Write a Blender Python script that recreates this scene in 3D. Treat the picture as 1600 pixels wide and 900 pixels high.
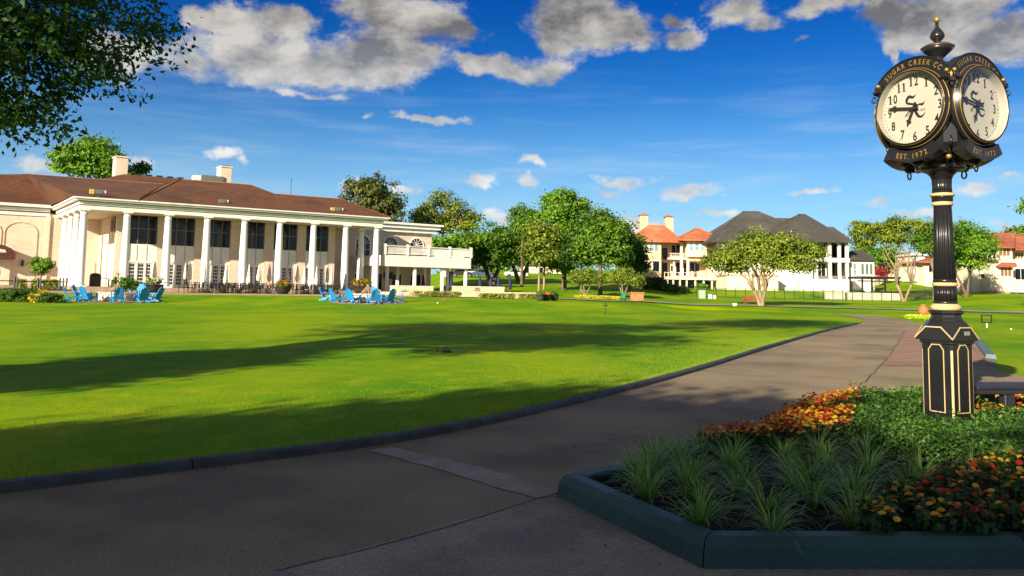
import bpy, math, random
import numpy as np
from mathutils import Vector, Matrix, Euler
from mathutils.geometry import delaunay_2d_cdt
R = math.radians
sc = bpy.context.scene
for o in list(bpy.data.objects):
    bpy.data.objects.remove(o)
COL = sc.collection
random.seed(7)
RNG = np.random.default_rng(7)

# ---------------------------------------------------------------- camera
EYE = 1.5
PITCH = math.atan(113 / 1250)
ROLL = .018
fw = Vector((0, math.cos(PITCH), math.sin(PITCH)))
up0 = Vector((0, -math.sin(PITCH), math.cos(PITCH)))
rt0 = Vector((1, 0, 0))
rt = rt0 * math.cos(ROLL) + up0 * math.sin(ROLL)
up = up0 * math.cos(ROLL) - rt0 * math.sin(ROLL)
cd = bpy.data.cameras.new('camera')
cam = bpy.data.objects.new('camera', cd)
COL.objects.link(cam)
cam.matrix_world = Matrix(((rt.x, up.x, -fw.x, 0), (rt.y, up.y, -fw.y, 0), (rt.z, up.z, -fw.z, EYE), (0, 0, 0, 1)))
cd.sensor_width = 36
cd.lens = 1250 / 1600 * 36
cd.shift_y = -113 / 1600
cd.clip_start = .05
cd.clip_end = 6000
sc.camera = cam
sc.render.resolution_x = 1024
sc.render.resolution_y = 576

# ---------------------------------------------------------------- light
SUN_EL = 20.0
TRV = Vector((.53, .85)).normalized()          # horizontal direction the sunlight travels
sd = Vector((TRV.x * math.cos(R(SUN_EL)), TRV.y * math.cos(R(SUN_EL)), -math.sin(R(SUN_EL))))
sl = bpy.data.lights.new('sun', 'SUN')
sl.energy = 5.0
sl.angle = R(.5)
sl.color = (1.0, .86, .66)
sun = bpy.data.objects.new('sun', sl)
COL.objects.link(sun)
sun.rotation_euler = sd.to_track_quat('-Z', 'Y').to_euler()
sun.location = (-30, -50, 40)

sc.view_settings.view_transform = 'Standard'
sc.view_settings.look = 'None'
sc.view_settings.gamma = 1
sc.view_settings.use_curve_mapping = False
sc.view_settings.exposure = 1.1
sc.cycles.max_bounces = 6
sc.cycles.diffuse_bounces = 3
sc.cycles.transparent_max_bounces = 8

def ray(x, y):
    return fw + rt * ((x - 800) / 1250) + up * ((337 - y) / 1250)

def G(x, y, z=0.0):                             # point of the photograph -> place on level z
    d = ray(x, y)
    k = (z - EYE) / d.z
    return Vector((d.x * k, d.y * k, z))

def P(x, y, Y):                                 # point of the photograph -> place at depth Y
    d = ray(x, y)
    k = Y / d.y
    return Vector((d.x * k, Y, EYE + d.z * k))

# ---------------------------------------------------------------- node helpers
class NT:
    def __init__(s, tree):
        s.t = tree
    def n(s, typ, **kw):
        nd = s.t.nodes.new(typ)
        for k, v in kw.items():
            if k.startswith('_'):
                nd.inputs[int(k[1:])].default_value = v
            else:
                setattr(nd, k, v)
        return nd
    def l(s, a, b):
        s.t.links.new(a, b)
    def m(s, op, a, b=None, c=None, clamp=False):
        nd = s.t.nodes.new('ShaderNodeMath')
        nd.operation = op
        nd.use_clamp = clamp
        for i, v in enumerate((a, b, c)):
            if v is None:
                continue
            if isinstance(v, (int, float)):
                nd.inputs[i].default_value = v
            else:
                s.t.links.new(v, nd.inputs[i])
        return nd.outputs[0]
    def vm(s, op, a, b=None, c=None):
        nd = s.t.nodes.new('ShaderNodeVectorMath')
        nd.operation = op
        for i, v in enumerate((a, b, c)):
            if v is None:
                continue
            if isinstance(v, tuple):
                nd.inputs[i].default_value = v
            else:
                s.t.links.new(v, nd.inputs[i])
        return nd
    def mix(s, f, a, b, mode='MIX'):
        nd = s.t.nodes.new('ShaderNodeMix')
        nd.data_type = 'RGBA'
        nd.blend_type = mode
        for i, v in ((0, f), (6, a), (7, b)):
            if isinstance(v, (int, float)):
                nd.inputs[i].default_value = v
            elif isinstance(v, tuple):
                nd.inputs[i].default_value = v if len(v) == 4 else (*v, 1)
            else:
                s.t.links.new(v, nd.inputs[i])
        return nd.outputs[2]
    def ss(s, v, a, b, lo=0., hi=1.):
        nd = s.t.nodes.new('ShaderNodeMapRange')
        nd.interpolation_type = 'SMOOTHSTEP'
        s.t.links.new(v, nd.inputs[0])
        for i, x in enumerate((a, b, lo, hi)):
            nd.inputs[i + 1].default_value = x
        return nd.outputs[0]

# ---------------------------------------------------------------- sky with clouds
world = bpy.data.worlds.new('World')
sc.world = world
world.use_nodes = True
N = NT(world.node_tree)
world.node_tree.nodes.clear()
sky = N.n('ShaderNodeTexSky', sky_type='NISHITA')
sky.sun_disc = False
sky.sun_elevation = R(SUN_EL)
sky.sun_rotation = math.atan2(-TRV.x, -TRV.y) % (2 * math.pi)
sky.air_density = 1.0
sky.dust_density = .3
sky.ozone_density = 2.2
tc = N.n('ShaderNodeTexCoord')
sep = N.n('ShaderNodeSeparateXYZ')
N.l(tc.outputs['Generated'], sep.inputs[0])
az = N.m('ARCTAN2', sep.outputs[0], sep.outputs[1])
el = N.m('ARCSINE', sep.outputs[2])
cmb = N.n('ShaderNodeCombineXYZ')
N.l(az, cmb.inputs[0])
N.l(el, cmb.inputs[1])
wn = N.n('ShaderNodeTexNoise')
wn.inputs['Scale'].default_value = 9
wn.inputs['Detail'].default_value = 5
wn.inputs['Roughness'].default_value = .65
N.l(tc.outputs['Generated'], wn.inputs['Vector'])
wv = N.vm('SUBTRACT', wn.outputs['Color'], (.5, .5, .5)).outputs[0]
wv = N.vm('MULTIPLY', wv, (.10, .06, 0)).outputs[0]
warped = N.vm('ADD', cmb.outputs[0], wv).outputs[0]
CLOUDS = [(190, 85, 80, 42), (300, 100, 75, 34), (390, 92, 80, 52), (500, 102, 105, 40), (595, 92, 85, 46), (350, 28, 70, 22), (440, 32, 55, 28),
          (640, 36, 100, 40), (570, 14, 70, 28), (700, 45, 42, 30), (490, 147, 62, 8), (437, 143, 16, 8), (640, 108, 30, 18),
          (905, 30, 72, 46), (975, 44, 66, 34), (875, 62, 34, 26), (745, 106, 38, 14), (800, 110, 50, 19), (862, 100, 46, 22),
          (1066, 58, 24, 13), (1056, 28, 18, 14), (1155, 14, 48, 26), (1190, 34, 40, 18), (1242, 55, 20, 10), (1285, 8, 90, 18), (1370, 26, 60, 22),
          (1440, 40, 70, 34), (1387, 84, 16, 15), (1560, 58, 90, 42), (1500, 14, 130, 30),
          (841, 257, 26, 9), (747, 287, 25, 12), (829, 291, 20, 9), (975, 281, 48, 13), (945, 299, 40, 9), (1076, 297, 31, 12), (352, 248, 34, 14),
          (378, 262, 25, 9), (218, 245, 16, 11), (568, 183, 12, 6), (668, 184, 50, 5), (640, 292, 30, 12), (782, 343, 34, 14), (1522, 291, 42, 14),
          (1575, 274, 22, 7), (1365, 322, 32, 6), (1270, 300, 30, 4), (560, 300, 30, 8), (1590, 355, 40, 8), (890, 318, 34, 7), (1120, 330, 30, 7),
          (980, 352, 60, 16), (1440, 330, 60, 6), (60, 255, 60, 12)]
acc = None
for (x, y, a, b) in CLOUDS:
    d = ray(x, y)
    d1 = ray(x + a, y)
    d2 = ray(x, y - b)
    A = lambda q: (math.atan2(q.x, q.y), math.asin(q.normalized().z))
    a0, e0 = A(d)
    ra = abs(A(d1)[0] - a0)
    re = abs(A(d2)[1] - e0)
    v = N.vm('MULTIPLY_ADD', warped, (1 / ra, 1 / re, 0), (-a0 / ra, -e0 / re, 0)).outputs[0]
    ln = N.vm('LENGTH', v).outputs[1]
    one = N.m('SUBTRACT', 1.0, ln)
    one = N.m('MULTIPLY', one, min(1.0, .45 + b / 60))
    if acc is None:
        acc = one
    else:
        sm_ = N.n('ShaderNodeMath', operation='SMOOTH_MAX')
        N.l(acc, sm_.inputs[0])
        N.l(one, sm_.inputs[1])
        sm_.inputs[2].default_value = .25
        acc = sm_.outputs[0]
def fbm(vec, scale, det=6, rough=.62, stretch=(1, 1, 1.7), offs=(0, 0, 0)):
    v = N.vm('MULTIPLY_ADD', vec, stretch, offs).outputs[0]
    nz = N.n('ShaderNodeTexNoise', noise_dimensions='3D')
    nz.inputs['Scale'].default_value = scale
    nz.inputs['Detail'].default_value = det
    nz.inputs['Roughness'].default_value = rough
    N.l(v, nz.inputs['Vector'])
    return nz.outputs['Fac']
gen = tc.outputs['Generated']
n1 = fbm(gen, 11, 8, .6)
n1b = fbm(gen, 11, 5, .6, offs=(.022, .0, -.03))
n2 = fbm(gen, 45, 5, .65)
n3 = fbm(gen, 3.5, 5, .6, offs=(4, 2, 1))
# unseen scattered clouds outside the view, added to keep the fill light neutral
outside = N.m('MAXIMUM', N.ss(N.m('ABSOLUTE', az), .72, .95), N.ss(el, .36, .5))
scat = N.m('MULTIPLY', N.m('SUBTRACT', n3, .47), 3.2)
scat = N.m('ADD', scat, N.m('MULTIPLY', N.m('SUBTRACT', outside, 1.0), 4.0))
field = N.m('MAXIMUM', acc, scat)
f = N.m('ADD', field, N.m('MULTIPLY', N.m('SUBTRACT', n1, .46), 2.3))
f = N.m('ADD', f, N.m('MULTIPLY', N.m('SUBTRACT', n2, .5), .5))
dens = N.ss(f, -.05, .55)
dens = N.m('MULTIPLY', dens, .94)
relief = N.m('MULTIPLY', N.m('SUBTRACT', n1, n1b), 3.2)
lum = N.m('ADD', relief, N.m('MULTIPLY', N.m('SUBTRACT', n3, .45), 1.3))
lum = N.m('ADD', lum, N.m('MULTIPLY', N.m('SUBTRACT', 1.0, f), .28))
lum = N.m('ADD', lum, .26, clamp=True)
low = N.ss(el, .34, .12)                        # far clouds near the horizon are paler
c_hi = N.mix(low, (6.1, 5.8, 5.2), (9.0, 8.7, 8.3))
c_lo = N.mix(low, (1.6, 1.5, 1.42), (4.6, 5.3, 6.2))
ccol = N.mix(lum, c_lo, c_hi)
hs = N.n('ShaderNodeHueSaturation')
hs.inputs['Saturation'].default_value = 1.5
hs.inputs['Value'].default_value = 1.0
N.l(sky.outputs[0], hs.inputs['Color'])
skyc = N.mix(1.0, hs.outputs[0], (.55, .84, 1.10), 'MULTIPLY')
deep = N.ss(el, .10, .42)                       # clean dry air: the blue deepens quickly with height
skyc = N.mix(deep, skyc, N.mix(1.0, skyc, (.22, .46, .76), 'MULTIPLY'))
pale = N.m('MULTIPLY', N.ss(el, .26, .0), .55)
skyc = N.mix(pale, skyc, (4.6, 7.2, 9.8))
zen = N.ss(el, .40, 1.1)
skyc = N.mix(zen, skyc, N.mix(1.0, skyc, (.62, .62, .60), 'MULTIPLY'))
cir = fbm(gen, 5, 5, .6, stretch=(1, 1, 9))
veil = N.m('MULTIPLY', N.ss(cir, .45, .75), N.m('MULTIPLY', N.ss(el, .30, .16), .22))
skyc = N.mix(veil, skyc, (6.5, 7.6, 8.6))
fin = N.mix(dens, skyc, ccol)
bg = N.n('ShaderNodeBackground')
bg.inputs['Strength'].default_value = .05
N.l(fin, bg.inputs['Color'])
wo = N.n('ShaderNodeOutputWorld')
N.l(bg.outputs[0], wo.inputs['Surface'])

# ---------------------------------------------------------------- materials
MATS = {}
def mat(name, c1, c2=None, rough=.8, scale=3.0, bump=0.0, bscale=None, metal=0.0, spec=.5, stretch=(1, 1, 1), contrast=(.35, .65), c3=None, s3=.4, dist=.02, coat=0.0, fine=None):
    if name in MATS:
        return MATS[name]
    m = bpy.data.materials.new(name)
    m.use_nodes = True
    T = NT(m.node_tree)
    b = m.node_tree.nodes['Principled BSDF']
    b.inputs['Roughness'].default_value = rough
    b.inputs['Metallic'].default_value = metal
    b.inputs['Specular IOR Level'].default_value = spec
    b.inputs['Coat Weight'].default_value = coat
    b.inputs['Coat Roughness'].default_value = .15
    tc = T.n('ShaderNodeTexCoord')
    mp = T.n('ShaderNodeMapping')
    mp.inputs['Scale'].default_value = stretch
    T.l(tc.outputs['Object'], mp.inputs[0])
    if c2 is None:
        c2 = tuple(x * .85 for x in c1)
    nz = T.n('ShaderNodeTexNoise')
    nz.inputs['Scale'].default_value = scale
    nz.inputs['Detail'].default_value = 6
    T.l(mp.outputs[0], nz.inputs['Vector'])
    col = T.mix(T.ss(nz.outputs['Fac'], *contrast), c1, c2)
    if c3 is not None:
        nb = T.n('ShaderNodeTexNoise')
        nb.inputs['Scale'].default_value = s3
        nb.inputs['Detail'].default_value = 4
        T.l(mp.outputs[0], nb.inputs['Vector'])
        col = T.mix(T.ss(nb.outputs['Fac'], .42, .68), col, c3)
    if fine:
        nf = T.n('ShaderNodeTexNoise')
        nf.inputs['Scale'].default_value = fine[0]
        nf.inputs['Detail'].default_value = 3
        T.l(mp.outputs[0], nf.inputs['Vector'])
        k = T.ss(nf.outputs['Fac'], .3, .7, 1 - fine[1], 1 + fine[1])
        cb = T.n('ShaderNodeCombineColor')
        for i in range(3):
            T.l(k, cb.inputs[i])
        col = T.mix(1.0, col, cb.outputs[0], 'MULTIPLY')
    T.l(col, b.inputs['Base Color'])
    if bump:
        nn = T.n('ShaderNodeTexNoise')
        nn.inputs['Scale'].default_value = bscale or scale * 6
        nn.inputs['Detail'].default_value = 5
        T.l(mp.outputs[0], nn.inputs['Vector'])
        bp = T.n('ShaderNodeBump')
        bp.inputs['Strength'].default_value = bump
        bp.inputs['Distance'].default_value = dist
        T.l(nn.outputs['Fac'], bp.inputs['Height'])
        T.l(bp.outputs[0], b.inputs['Normal'])
    MATS[name] = m
    return m

def leafmat(name, dark, light, rough=.55, trans=.3):
    if name in MATS:
        return MATS[name]
    m = bpy.data.materials.new(name)
    m.use_nodes = True
    T = NT(m.node_tree)
    m.node_tree.nodes.clear()
    at = T.n('ShaderNodeAttribute', attribute_name='tint')
    col = T.mix(at.outputs['Fac'], dark, light)
    b = T.n('ShaderNodeBsdfPrincipled')
    b.inputs['Roughness'].default_value = rough
    b.inputs['Specular IOR Level'].default_value = .35
    T.l(col, b.inputs['Base Color'])
    tr = T.n('ShaderNodeBsdfTranslucent')
    T.l(T.mix(1.0, col, (1.25, 1.25, .5), 'MULTIPLY'), tr.inputs['Color'])
    mx = T.n('ShaderNodeMixShader')
    mx.inputs[0].default_value = trans
    T.l(b.outputs[0], mx.inputs[1])
    T.l(tr.outputs[0], mx.inputs[2])
    o = T.n('ShaderNodeOutputMaterial')
    T.l(mx.outputs[0], o.inputs['Surface'])
    MATS[name] = m
    return m

def glassmat(name, c, rough=.06):
    if name in MATS:
        return MATS[name]
    m = mat(name, c, tuple(x * .6 for x in c), rough=rough, scale=.8, spec=.9)
    return m

# ---------------------------------------------------------------- mesh helpers
class MB:
    def __init__(s, xf=None):
        s.v = []
        s.f = []
        s.xf = xf
        s.sm = []
    def add(s, vs, fs, smooth=False):
        o = len(s.v)
        for v in vs:
            s.v.append(tuple(s.xf(*v)) if s.xf else tuple(v))
        for f_ in fs:
            s.f.append(tuple(i + o for i in f_))
            s.sm.append(smooth)
        return s
    def box(s, x0, x1, y0, y1, z0, z1):
        x0, x1 = min(x0, x1), max(x0, x1)
        y0, y1 = min(y0, y1), max(y0, y1)
        z0, z1 = min(z0, z1), max(z0, z1)
        vs = [(x0, y0, z0), (x1, y0, z0), (x1, y1, z0), (x0, y1, z0), (x0, y0, z1), (x1, y0, z1), (x1, y1, z1), (x0, y1, z1)]
        return s.add(vs, [(3, 2, 1, 0), (4, 5, 6, 7), (0, 1, 5, 4), (1, 2, 6, 5), (2, 3, 7, 6), (3, 0, 4, 7)])
    def bbox(s, x0, x1, y0, y1, z0, z1, b=.01):
        # box with chamfered vertical and top edges
        pts = [(x0 + b, y0), (x1 - b, y0), (x1, y0 + b), (x1, y1 - b), (x1 - b, y1), (x0 + b, y1), (x0, y1 - b), (x0, y0 + b)]
        cx, cy = (x0 + x1) / 2, (y0 + y1) / 2
        ins = [(x + (b if x < cx else -b) * (1 if abs(x - cx) > 1e-9 else 0), y + (b if y < cy else -b)) for x, y in pts]
        vs = [(x, y, z0) for x, y in pts] + [(x, y, z1 - b) for x, y in pts] + [(x, y, z1) for x, y in ins]
        fs = [tuple(range(7, -1, -1))]
        for k in (0, 8):
            for i in range(8):
                j = (i + 1) % 8
                fs.append((i + k, j + k, j + k + 8, i + k + 8))
        fs.append(tuple(range(16, 24)))
        return s.add(vs, fs)
    def lathe(s, prof, cx=0, cy=0, n=24, flute=0.0, nfl=12, smooth=True, axis='z', cz=0, cap=True):
        vs = []
        fs = []
        for (r, z) in prof:
            for i in range(n):
                a = 2 * math.pi * i / n
                rr = r * (1 - flute * (.5 + .5 * math.cos(a * nfl)))
                if axis == 'z':
                    vs.append((cx + rr * math.cos(a), cy + rr * math.sin(a), cz + z))
                else:                          # around -y, z = depth towards -y
                    vs.append((cx + rr * math.cos(a), cy - z, cz + rr * math.sin(a)))
        for k in range(len(prof) - 1):
            for i in range(n):
                j = (i + 1) % n
                fs.append((k * n + i, k * n + j, (k + 1) * n + j, (k + 1) * n + i))
        s.add(vs, fs, smooth)
        if cap:
            m_ = len(prof) - 1
            o = len(s.v) - len(vs)
            s.f.append(tuple(o + i for i in range(n - 1, -1, -1)))
            s.f.append(tuple(o + m_ * n + i for i in range(n)))
            s.sm += [False, False]
        return s
    def tube(s, pts, rad, n=6, smooth=True):
        pts = [Vector(p) for p in pts]
        if isinstance(rad, (int, float)):
            rad = [rad] * len(pts)
        vs = []
        up_ = Vector((0, 0, 1))
        prev = None
        for i, p in enumerate(pts):
            d = (pts[min(i + 1, len(pts) - 1)] - pts[max(i - 1, 0)])
            if d.length < 1e-9:
                d = Vector((0, 0, 1))
            d.normalize()
            if prev is None:
                a = d.cross(up_)
                if a.length < .1:
                    a = d.cross(Vector((1, 0, 0)))
            else:
                a = prev - d * prev.dot(d)
                if a.length < 1e-4:
                    a = d.cross(up_)
            a.normalize()
            prev = a
            b = d.cross(a)
            for k in range(n):
                t = 2 * math.pi * k / n
                vs.append(p + (a * math.cos(t) + b * math.sin(t)) * rad[i])
        fs = []
        for i in range(len(pts) - 1):
            for k in range(n):
                j = (k + 1) % n
                fs.append((i * n + k, i * n + j, (i + 1) * n + j, (i + 1) * n + k))
        fs.append(tuple(range(n - 1, -1, -1)))
        fs.append(tuple((len(pts) - 1) * n + k for k in range(n)))
        return s.add(vs, fs, smooth)
    def prism(s, poly, z0, z1):
        n = len(poly)
        vs = [(x, y, z0) for x, y in poly] + [(x, y, z1) for x, y in poly]
        fs = [tuple(range(n - 1, -1, -1)), tuple(range(n, 2 * n))]
        for i in range(n):
            j = (i + 1) % n
            fs.append((i, j, j + n, i + n))
        return s.add(vs, fs)
    def vprism(s, poly, y0, y1):
        # polygon in x,z given counter-clockwise seen from -y, extruded from y0 (front) to y1 (back)
        n = len(poly)
        vs = [(x, y0, z) for x, z in poly] + [(x, y1, z) for x, z in poly]
        fs = [tuple(range(n)), tuple(range(2 * n - 1, n - 1, -1))]
        for i in range(n):
            j = (i + 1) % n
            fs.append((j, i, i + n, j + n))
        return s.add(vs, fs)
    def sphere(s, c, r, n=10, m=7, sx=1, sy=1, sz=1):
        prof = []
        vs = []
        for k in range(1, m):
            t = math.pi * k / m
            for i in range(n):
                a = 2 * math.pi * i / n
                vs.append((c[0] + r * sx * math.sin(t) * math.cos(a), c[1] + r * sy * math.sin(t) * math.sin(a), c[2] + r * sz * math.cos(t)))
        T_ = len(vs)
        vs += [(c[0], c[1], c[2] + r * sz), (c[0], c[1], c[2] - r * sz)]
        fs = []
        for k in range(m - 2):
            for i in range(n):
                j = (i + 1) % n
                fs.append((k * n + i, (k + 1) * n + i, (k + 1) * n + j, k * n + j))
        for i in range(n):
            j = (i + 1) % n
            fs.append((T_, i, j))
            fs.append((T_ + 1, (m - 2) * n + j, (m - 2) * n + i))
        return s.add(vs, fs, True)
    def mesh(s, me, M):
        vs = [M @ v.co for v in me.vertices]
        return s.add(vs, [tuple(p.vertices) for p in me.polygons])
    def build(s, name, m, parent=None, loc=None, kind=None):
        me = bpy.data.meshes.new(name)
        me.from_pydata(s.v, [], s.f)
        if any(s.sm):
            me.polygons.foreach_set('use_smooth', s.sm)
        me.materials.append(m)
        me.update()
        o = bpy.data.objects.new(name, me)
        COL.objects.link(o)
        if parent:
            o.parent = parent
        if loc is not None:
            o.location = loc
        if kind:
            o['kind'] = kind
        return o

def tag(o, label=None, cat=None, group=None, kind=None):
    if label:
        o['label'] = label
    if cat:
        o['category'] = cat
    if group:
        o['group'] = group
    if kind:
        o['kind'] = kind
    return o

def empty(name, loc, label=None, cat=None, group=None, rz=0.0):
    o = bpy.data.objects.new(name, None)
    COL.objects.link(o)
    o.location = loc
    o.rotation_euler = (0, 0, rz)
    o.empty_display_size = .2
    return tag(o, label, cat, group)

KIDS = {}
def copy_tree(o, parent=None, loc=None, rz=None, label=None, scale=None):
    c = o.copy()
    COL.objects.link(c)
    if parent is not None:
        c.parent = parent
    if loc is not None:
        c.location = loc
    if rz is not None:
        c.rotation_euler = (0, 0, rz)
    if scale is not None:
        c.scale = (scale, scale, scale)
    if label:
        c['label'] = label
    for ch in list(o.children):
        copy_tree(ch, c)
    return c

def quads_mesh(name, Vt, m, tint=None, nper=4, parent=None, loc=None, kind=None, smooth=False):
    """Vt: (N, nper, 3) array, one polygon each."""
    n = Vt.shape[0]
    me = bpy.data.meshes.new(name)
    me.vertices.add(n * nper)
    me.vertices.foreach_set('co', Vt.reshape(-1).astype(np.float32))
    me.loops.add(n * nper)
    me.loops.foreach_set('vertex_index', np.arange(n * nper, dtype=np.int32))
    me.polygons.add(n)
    me.polygons.foreach_set('loop_start', np.arange(0, n * nper, nper, dtype=np.int32))
    me.update(calc_edges=True)
    if tint is not None:
        at = me.attributes.new('tint', 'FLOAT', 'FACE')
        at.data.foreach_set('value', tint.astype(np.float32))
    me.materials.append(m)
    me.validate()
    o = bpy.data.objects.new(name, me)
    COL.objects.link(o)
    if parent:
        o.parent = parent
    if loc is not None:
        o.location = loc
    if kind:
        o['kind'] = kind
    return o

def unit(a):
    return a / np.maximum(np.linalg.norm(a, axis=-1, keepdims=True), 1e-9)

def leaf_quads(pts, size, bias, aspect=.55, rnd=.9, rng=RNG):
    n = len(pts)
    nr = unit(bias + rng.normal(size=(n, 3)) * rnd)
    t = unit(np.cross(nr, rng.normal(size=(n, 3))))
    b = np.cross(nr, t)
    L = (size * .5)[:, None]
    W = L * aspect
    fold = nr * L * .18
    return np.stack([pts - t * L, pts + b * W + fold, pts + t * L, pts - b * W + fold], axis=1)

def text_polys(ch, size=1.0, bold=0.0):
    cu = bpy.data.curves.new('glyph', 'FONT')
    cu.body = ch
    cu.size = size
    cu.align_x = 'CENTER'
    cu.offset = bold
    cu.resolution_u = 3
    ob = bpy.data.objects.new('glyph', cu)
    me = bpy.data.meshes.new_from_object(ob)
    bpy.data.objects.remove(ob)
    bpy.data.curves.remove(cu)
    return me
GLY = {}
def put_text(mb, ch, M, size=1.0, bold=0.0):
    k = (ch, bold)
    if k not in GLY:
        GLY[k] = text_polys(ch, 1.0, bold)
    mb.mesh(GLY[k], M @ Matrix.Scale(size, 4))
    return mb

# ---------------------------------------------------------------- terrain
def sst(a, b, v):
    t = min(1., max(0., (v - a) / (b - a)))
    return t * t * (3 - 2 * t)

def TZ(x, y):
    yy = max(y, 1.)
    r = x / yy
    left = .06 * sst(42, 52, yy) + .42 * sst(50, 63, yy)
    cen = left + .045 * max(0., min(yy, 230) - 85) * sst(85, 100, yy)
    leftb = left + .03 * max(0., min(yy, 230) - 120)
    right = .6 * sst(64, 107, yy) + 1.25 * sst(106, 120, yy) + .01 * max(0., min(yy, 300) - 120) + 1.9 * sst(120, 150, yy) * sst(.445, .47, r)
    fr = .12 * sst(40, 60, yy) + 1.35 * sst(60, 100, yy) + .75 * sst(100, 124, yy) + .01 * max(0., min(yy, 300) - 124)
    a = sst(-.13, -.05, r)
    v = leftb * (1 - a) + cen * a
    b = sst(.15, .24, r)
    v = v * (1 - b) + right * b
    c = sst(.47, .60, r)
    v = v * (1 - c) + fr * c
    return v

def hit(px, py, dz=0.0):
    d = ray(px, py)
    k = .5
    last = k
    while k < 600:
        z = EYE + d.z * k
        if z <= TZ(d.x * k, d.y * k) + dz:
            break
        last = k
        k *= 1.004
    k = (k + last) / 2
    x, y = d.x * k, d.y * k
    return Vector((x, y, TZ(x, y)))

def at(px, Y, dz=0.0):                           # ground point at column px and depth Y
    q = P(px, 450, Y)
    return Vector((q.x, Y, TZ(q.x, Y) + dz))

def grass_material():
    m = bpy.data.materials.new('mown_grass')
    m.use_nodes = True
    T = NT(m.node_tree)
    b = m.node_tree.nodes['Principled BSDF']
    b.inputs['Roughness'].default_value = .75
    b.inputs['Specular IOR Level'].default_value = .05
    g = T.n('ShaderNodeNewGeometry')
    pos = g.outputs['Position']
    def nz(scale, det=4, st=(1, 1, 1)):
        v = T.vm('MULTIPLY', pos, st).outputs[0]
        n_ = T.n('ShaderNodeTexNoise')
        n_.inputs['Scale'].default_value = scale
        n_.inputs['Detail'].default_value = det
        n_.inputs['Roughness'].default_value = .6
        T.l(v, n_.inputs['Vector'])
        return n_.outputs['Fac']
    big = nz(.16, 5, (1, .6, 1))
    mid = nz(1.6, 6)
    fine = nz(60, 3)
    col = T.mix(T.ss(big, .38, .62), (.09, .255, .0012), (.255, .37, .0015))
    col = T.mix(T.m('MULTIPLY', T.ss(mid, .45, .75), .55), col, (.40, .42, .005))
    col = T.mix(T.m('MULTIPLY', T.ss(nz(4.5, 5), .66, .74), .5), col, (.42, .38, .04))
    col = T.mix(T.m('MULTIPLY', T.ss(fine, .35, .7), .5), col, (.04, .16, .0015))
    T.l(col, b.inputs['Base Color'])
    bp = T.n('ShaderNodeBump')
    bp.inputs['Strength'].default_value = .55
    bp.inputs['Distance'].default_value = .02
    T.l(T.m('ADD', fine, T.m('MULTIPLY', nz(9, 4), 1.5)), bp.inputs['Height'])
    T.l(bp.outputs[0], b.inputs['Normal'])
    return m
M_grass = grass_material()

def axis_pts(segs):
    out = [segs[0][0]]
    for a, b, st in segs:
        n = max(1, int(round((b - a) / st)))
        out += [a + (b - a) * (i + 1) / n for i in range(n)]
    return out
ys = axis_pts([(-300, -60, 30), (-60, 0, 6), (0, 40, 2), (40, 70, 1.0), (70, 135, 1.25), (135, 240, 5), (240, 800, 40), (800, 4000, 400)])
xs = axis_pts([(-3000, -500, 250), (-500, -150, 35), (-150, -60, 5), (-60, 90, 1.5), (90, 180, 5), (180, 500, 35), (500, 3000, 250)])
mb = MB()
mb.add([(x, y, TZ(x, y) if y < 800 else TZ(x, 800)) for y in ys for x in xs],
       [(j * len(xs) + i, j * len(xs) + i + 1, (j + 1) * len(xs) + i + 1, (j + 1) * len(xs) + i) for j in range(len(ys) - 1) for i in range(len(xs) - 1)], True)
mb.build('ground', M_grass, kind='structure')

def smooth_line(pts, step=.5):
    out = []
    n = len(pts)
    for i in range(n - 1):
        p0 = pts[max(i - 1, 0)]
        p1, p2 = pts[i], pts[i + 1]
        p3 = pts[min(i + 2, n - 1)]
        L = max(1, int((Vector(p2) - Vector(p1)).length / step))
        for k in range(L):
            t = k / L
            out.append(tuple(.5 * ((2 * p1[c]) + (-p0[c] + p2[c]) * t + (2 * p0[c] - 5 * p1[c] + 4 * p2[c] - p3[c]) * t * t + (-p0[c] + 3 * p1[c] - 3 * p2[c] + p3[c]) * t ** 3) for c in range(2)))
    out.append(tuple(pts[-1][:2]))
    return out

def inside(p, poly):
    x, y = p
    c = False
    n = len(poly)
    j = n - 1
    for i in range(n):
        xi, yi = poly[i]
        xj, yj = poly[j]
        if (yi > y) != (yj > y) and x < (xj - xi) * (y - yi) / (yj - yi) + xi:
            c = not c
        j = i
    return c

def sheet(name, poly, zf, m, step=None, kind='structure', parent=None):
    poly = [tuple(p[:2]) for p in poly]
    pts = [Vector(p) for p in poly]
    n = len(pts)
    edges = [(i, (i + 1) % n) for i in range(n)]
    if step:
        x0, x1 = min(p[0] for p in poly), max(p[0] for p in poly)
        y0, y1 = min(p[1] for p in poly), max(p[1] for p in poly)
        y = y0 + step * .5
        while y < y1:
            x = x0 + step * .37
            while x < x1:
                if inside((x, y), poly):
                    pts.append(Vector((x, y)))
                x += step
            y += step
    r = delaunay_2d_cdt(pts, edges, [list(range(n))], 1, 1e-4)
    mb = MB()
    vs = [(v.x, v.y, zf(v.x, v.y)) for v in r[0]]
    fs = []
    for f in r[2]:
        a, b, c = [Vector(vs[i][:2]) for i in f[:3]]
        cr = (b - a).cross(c - a)
        fs.append(tuple(f) if cr > 0 else tuple(reversed(f)))
    mb.add(vs, fs, True)
    return mb.build(name, m, parent, kind=kind)

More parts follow.
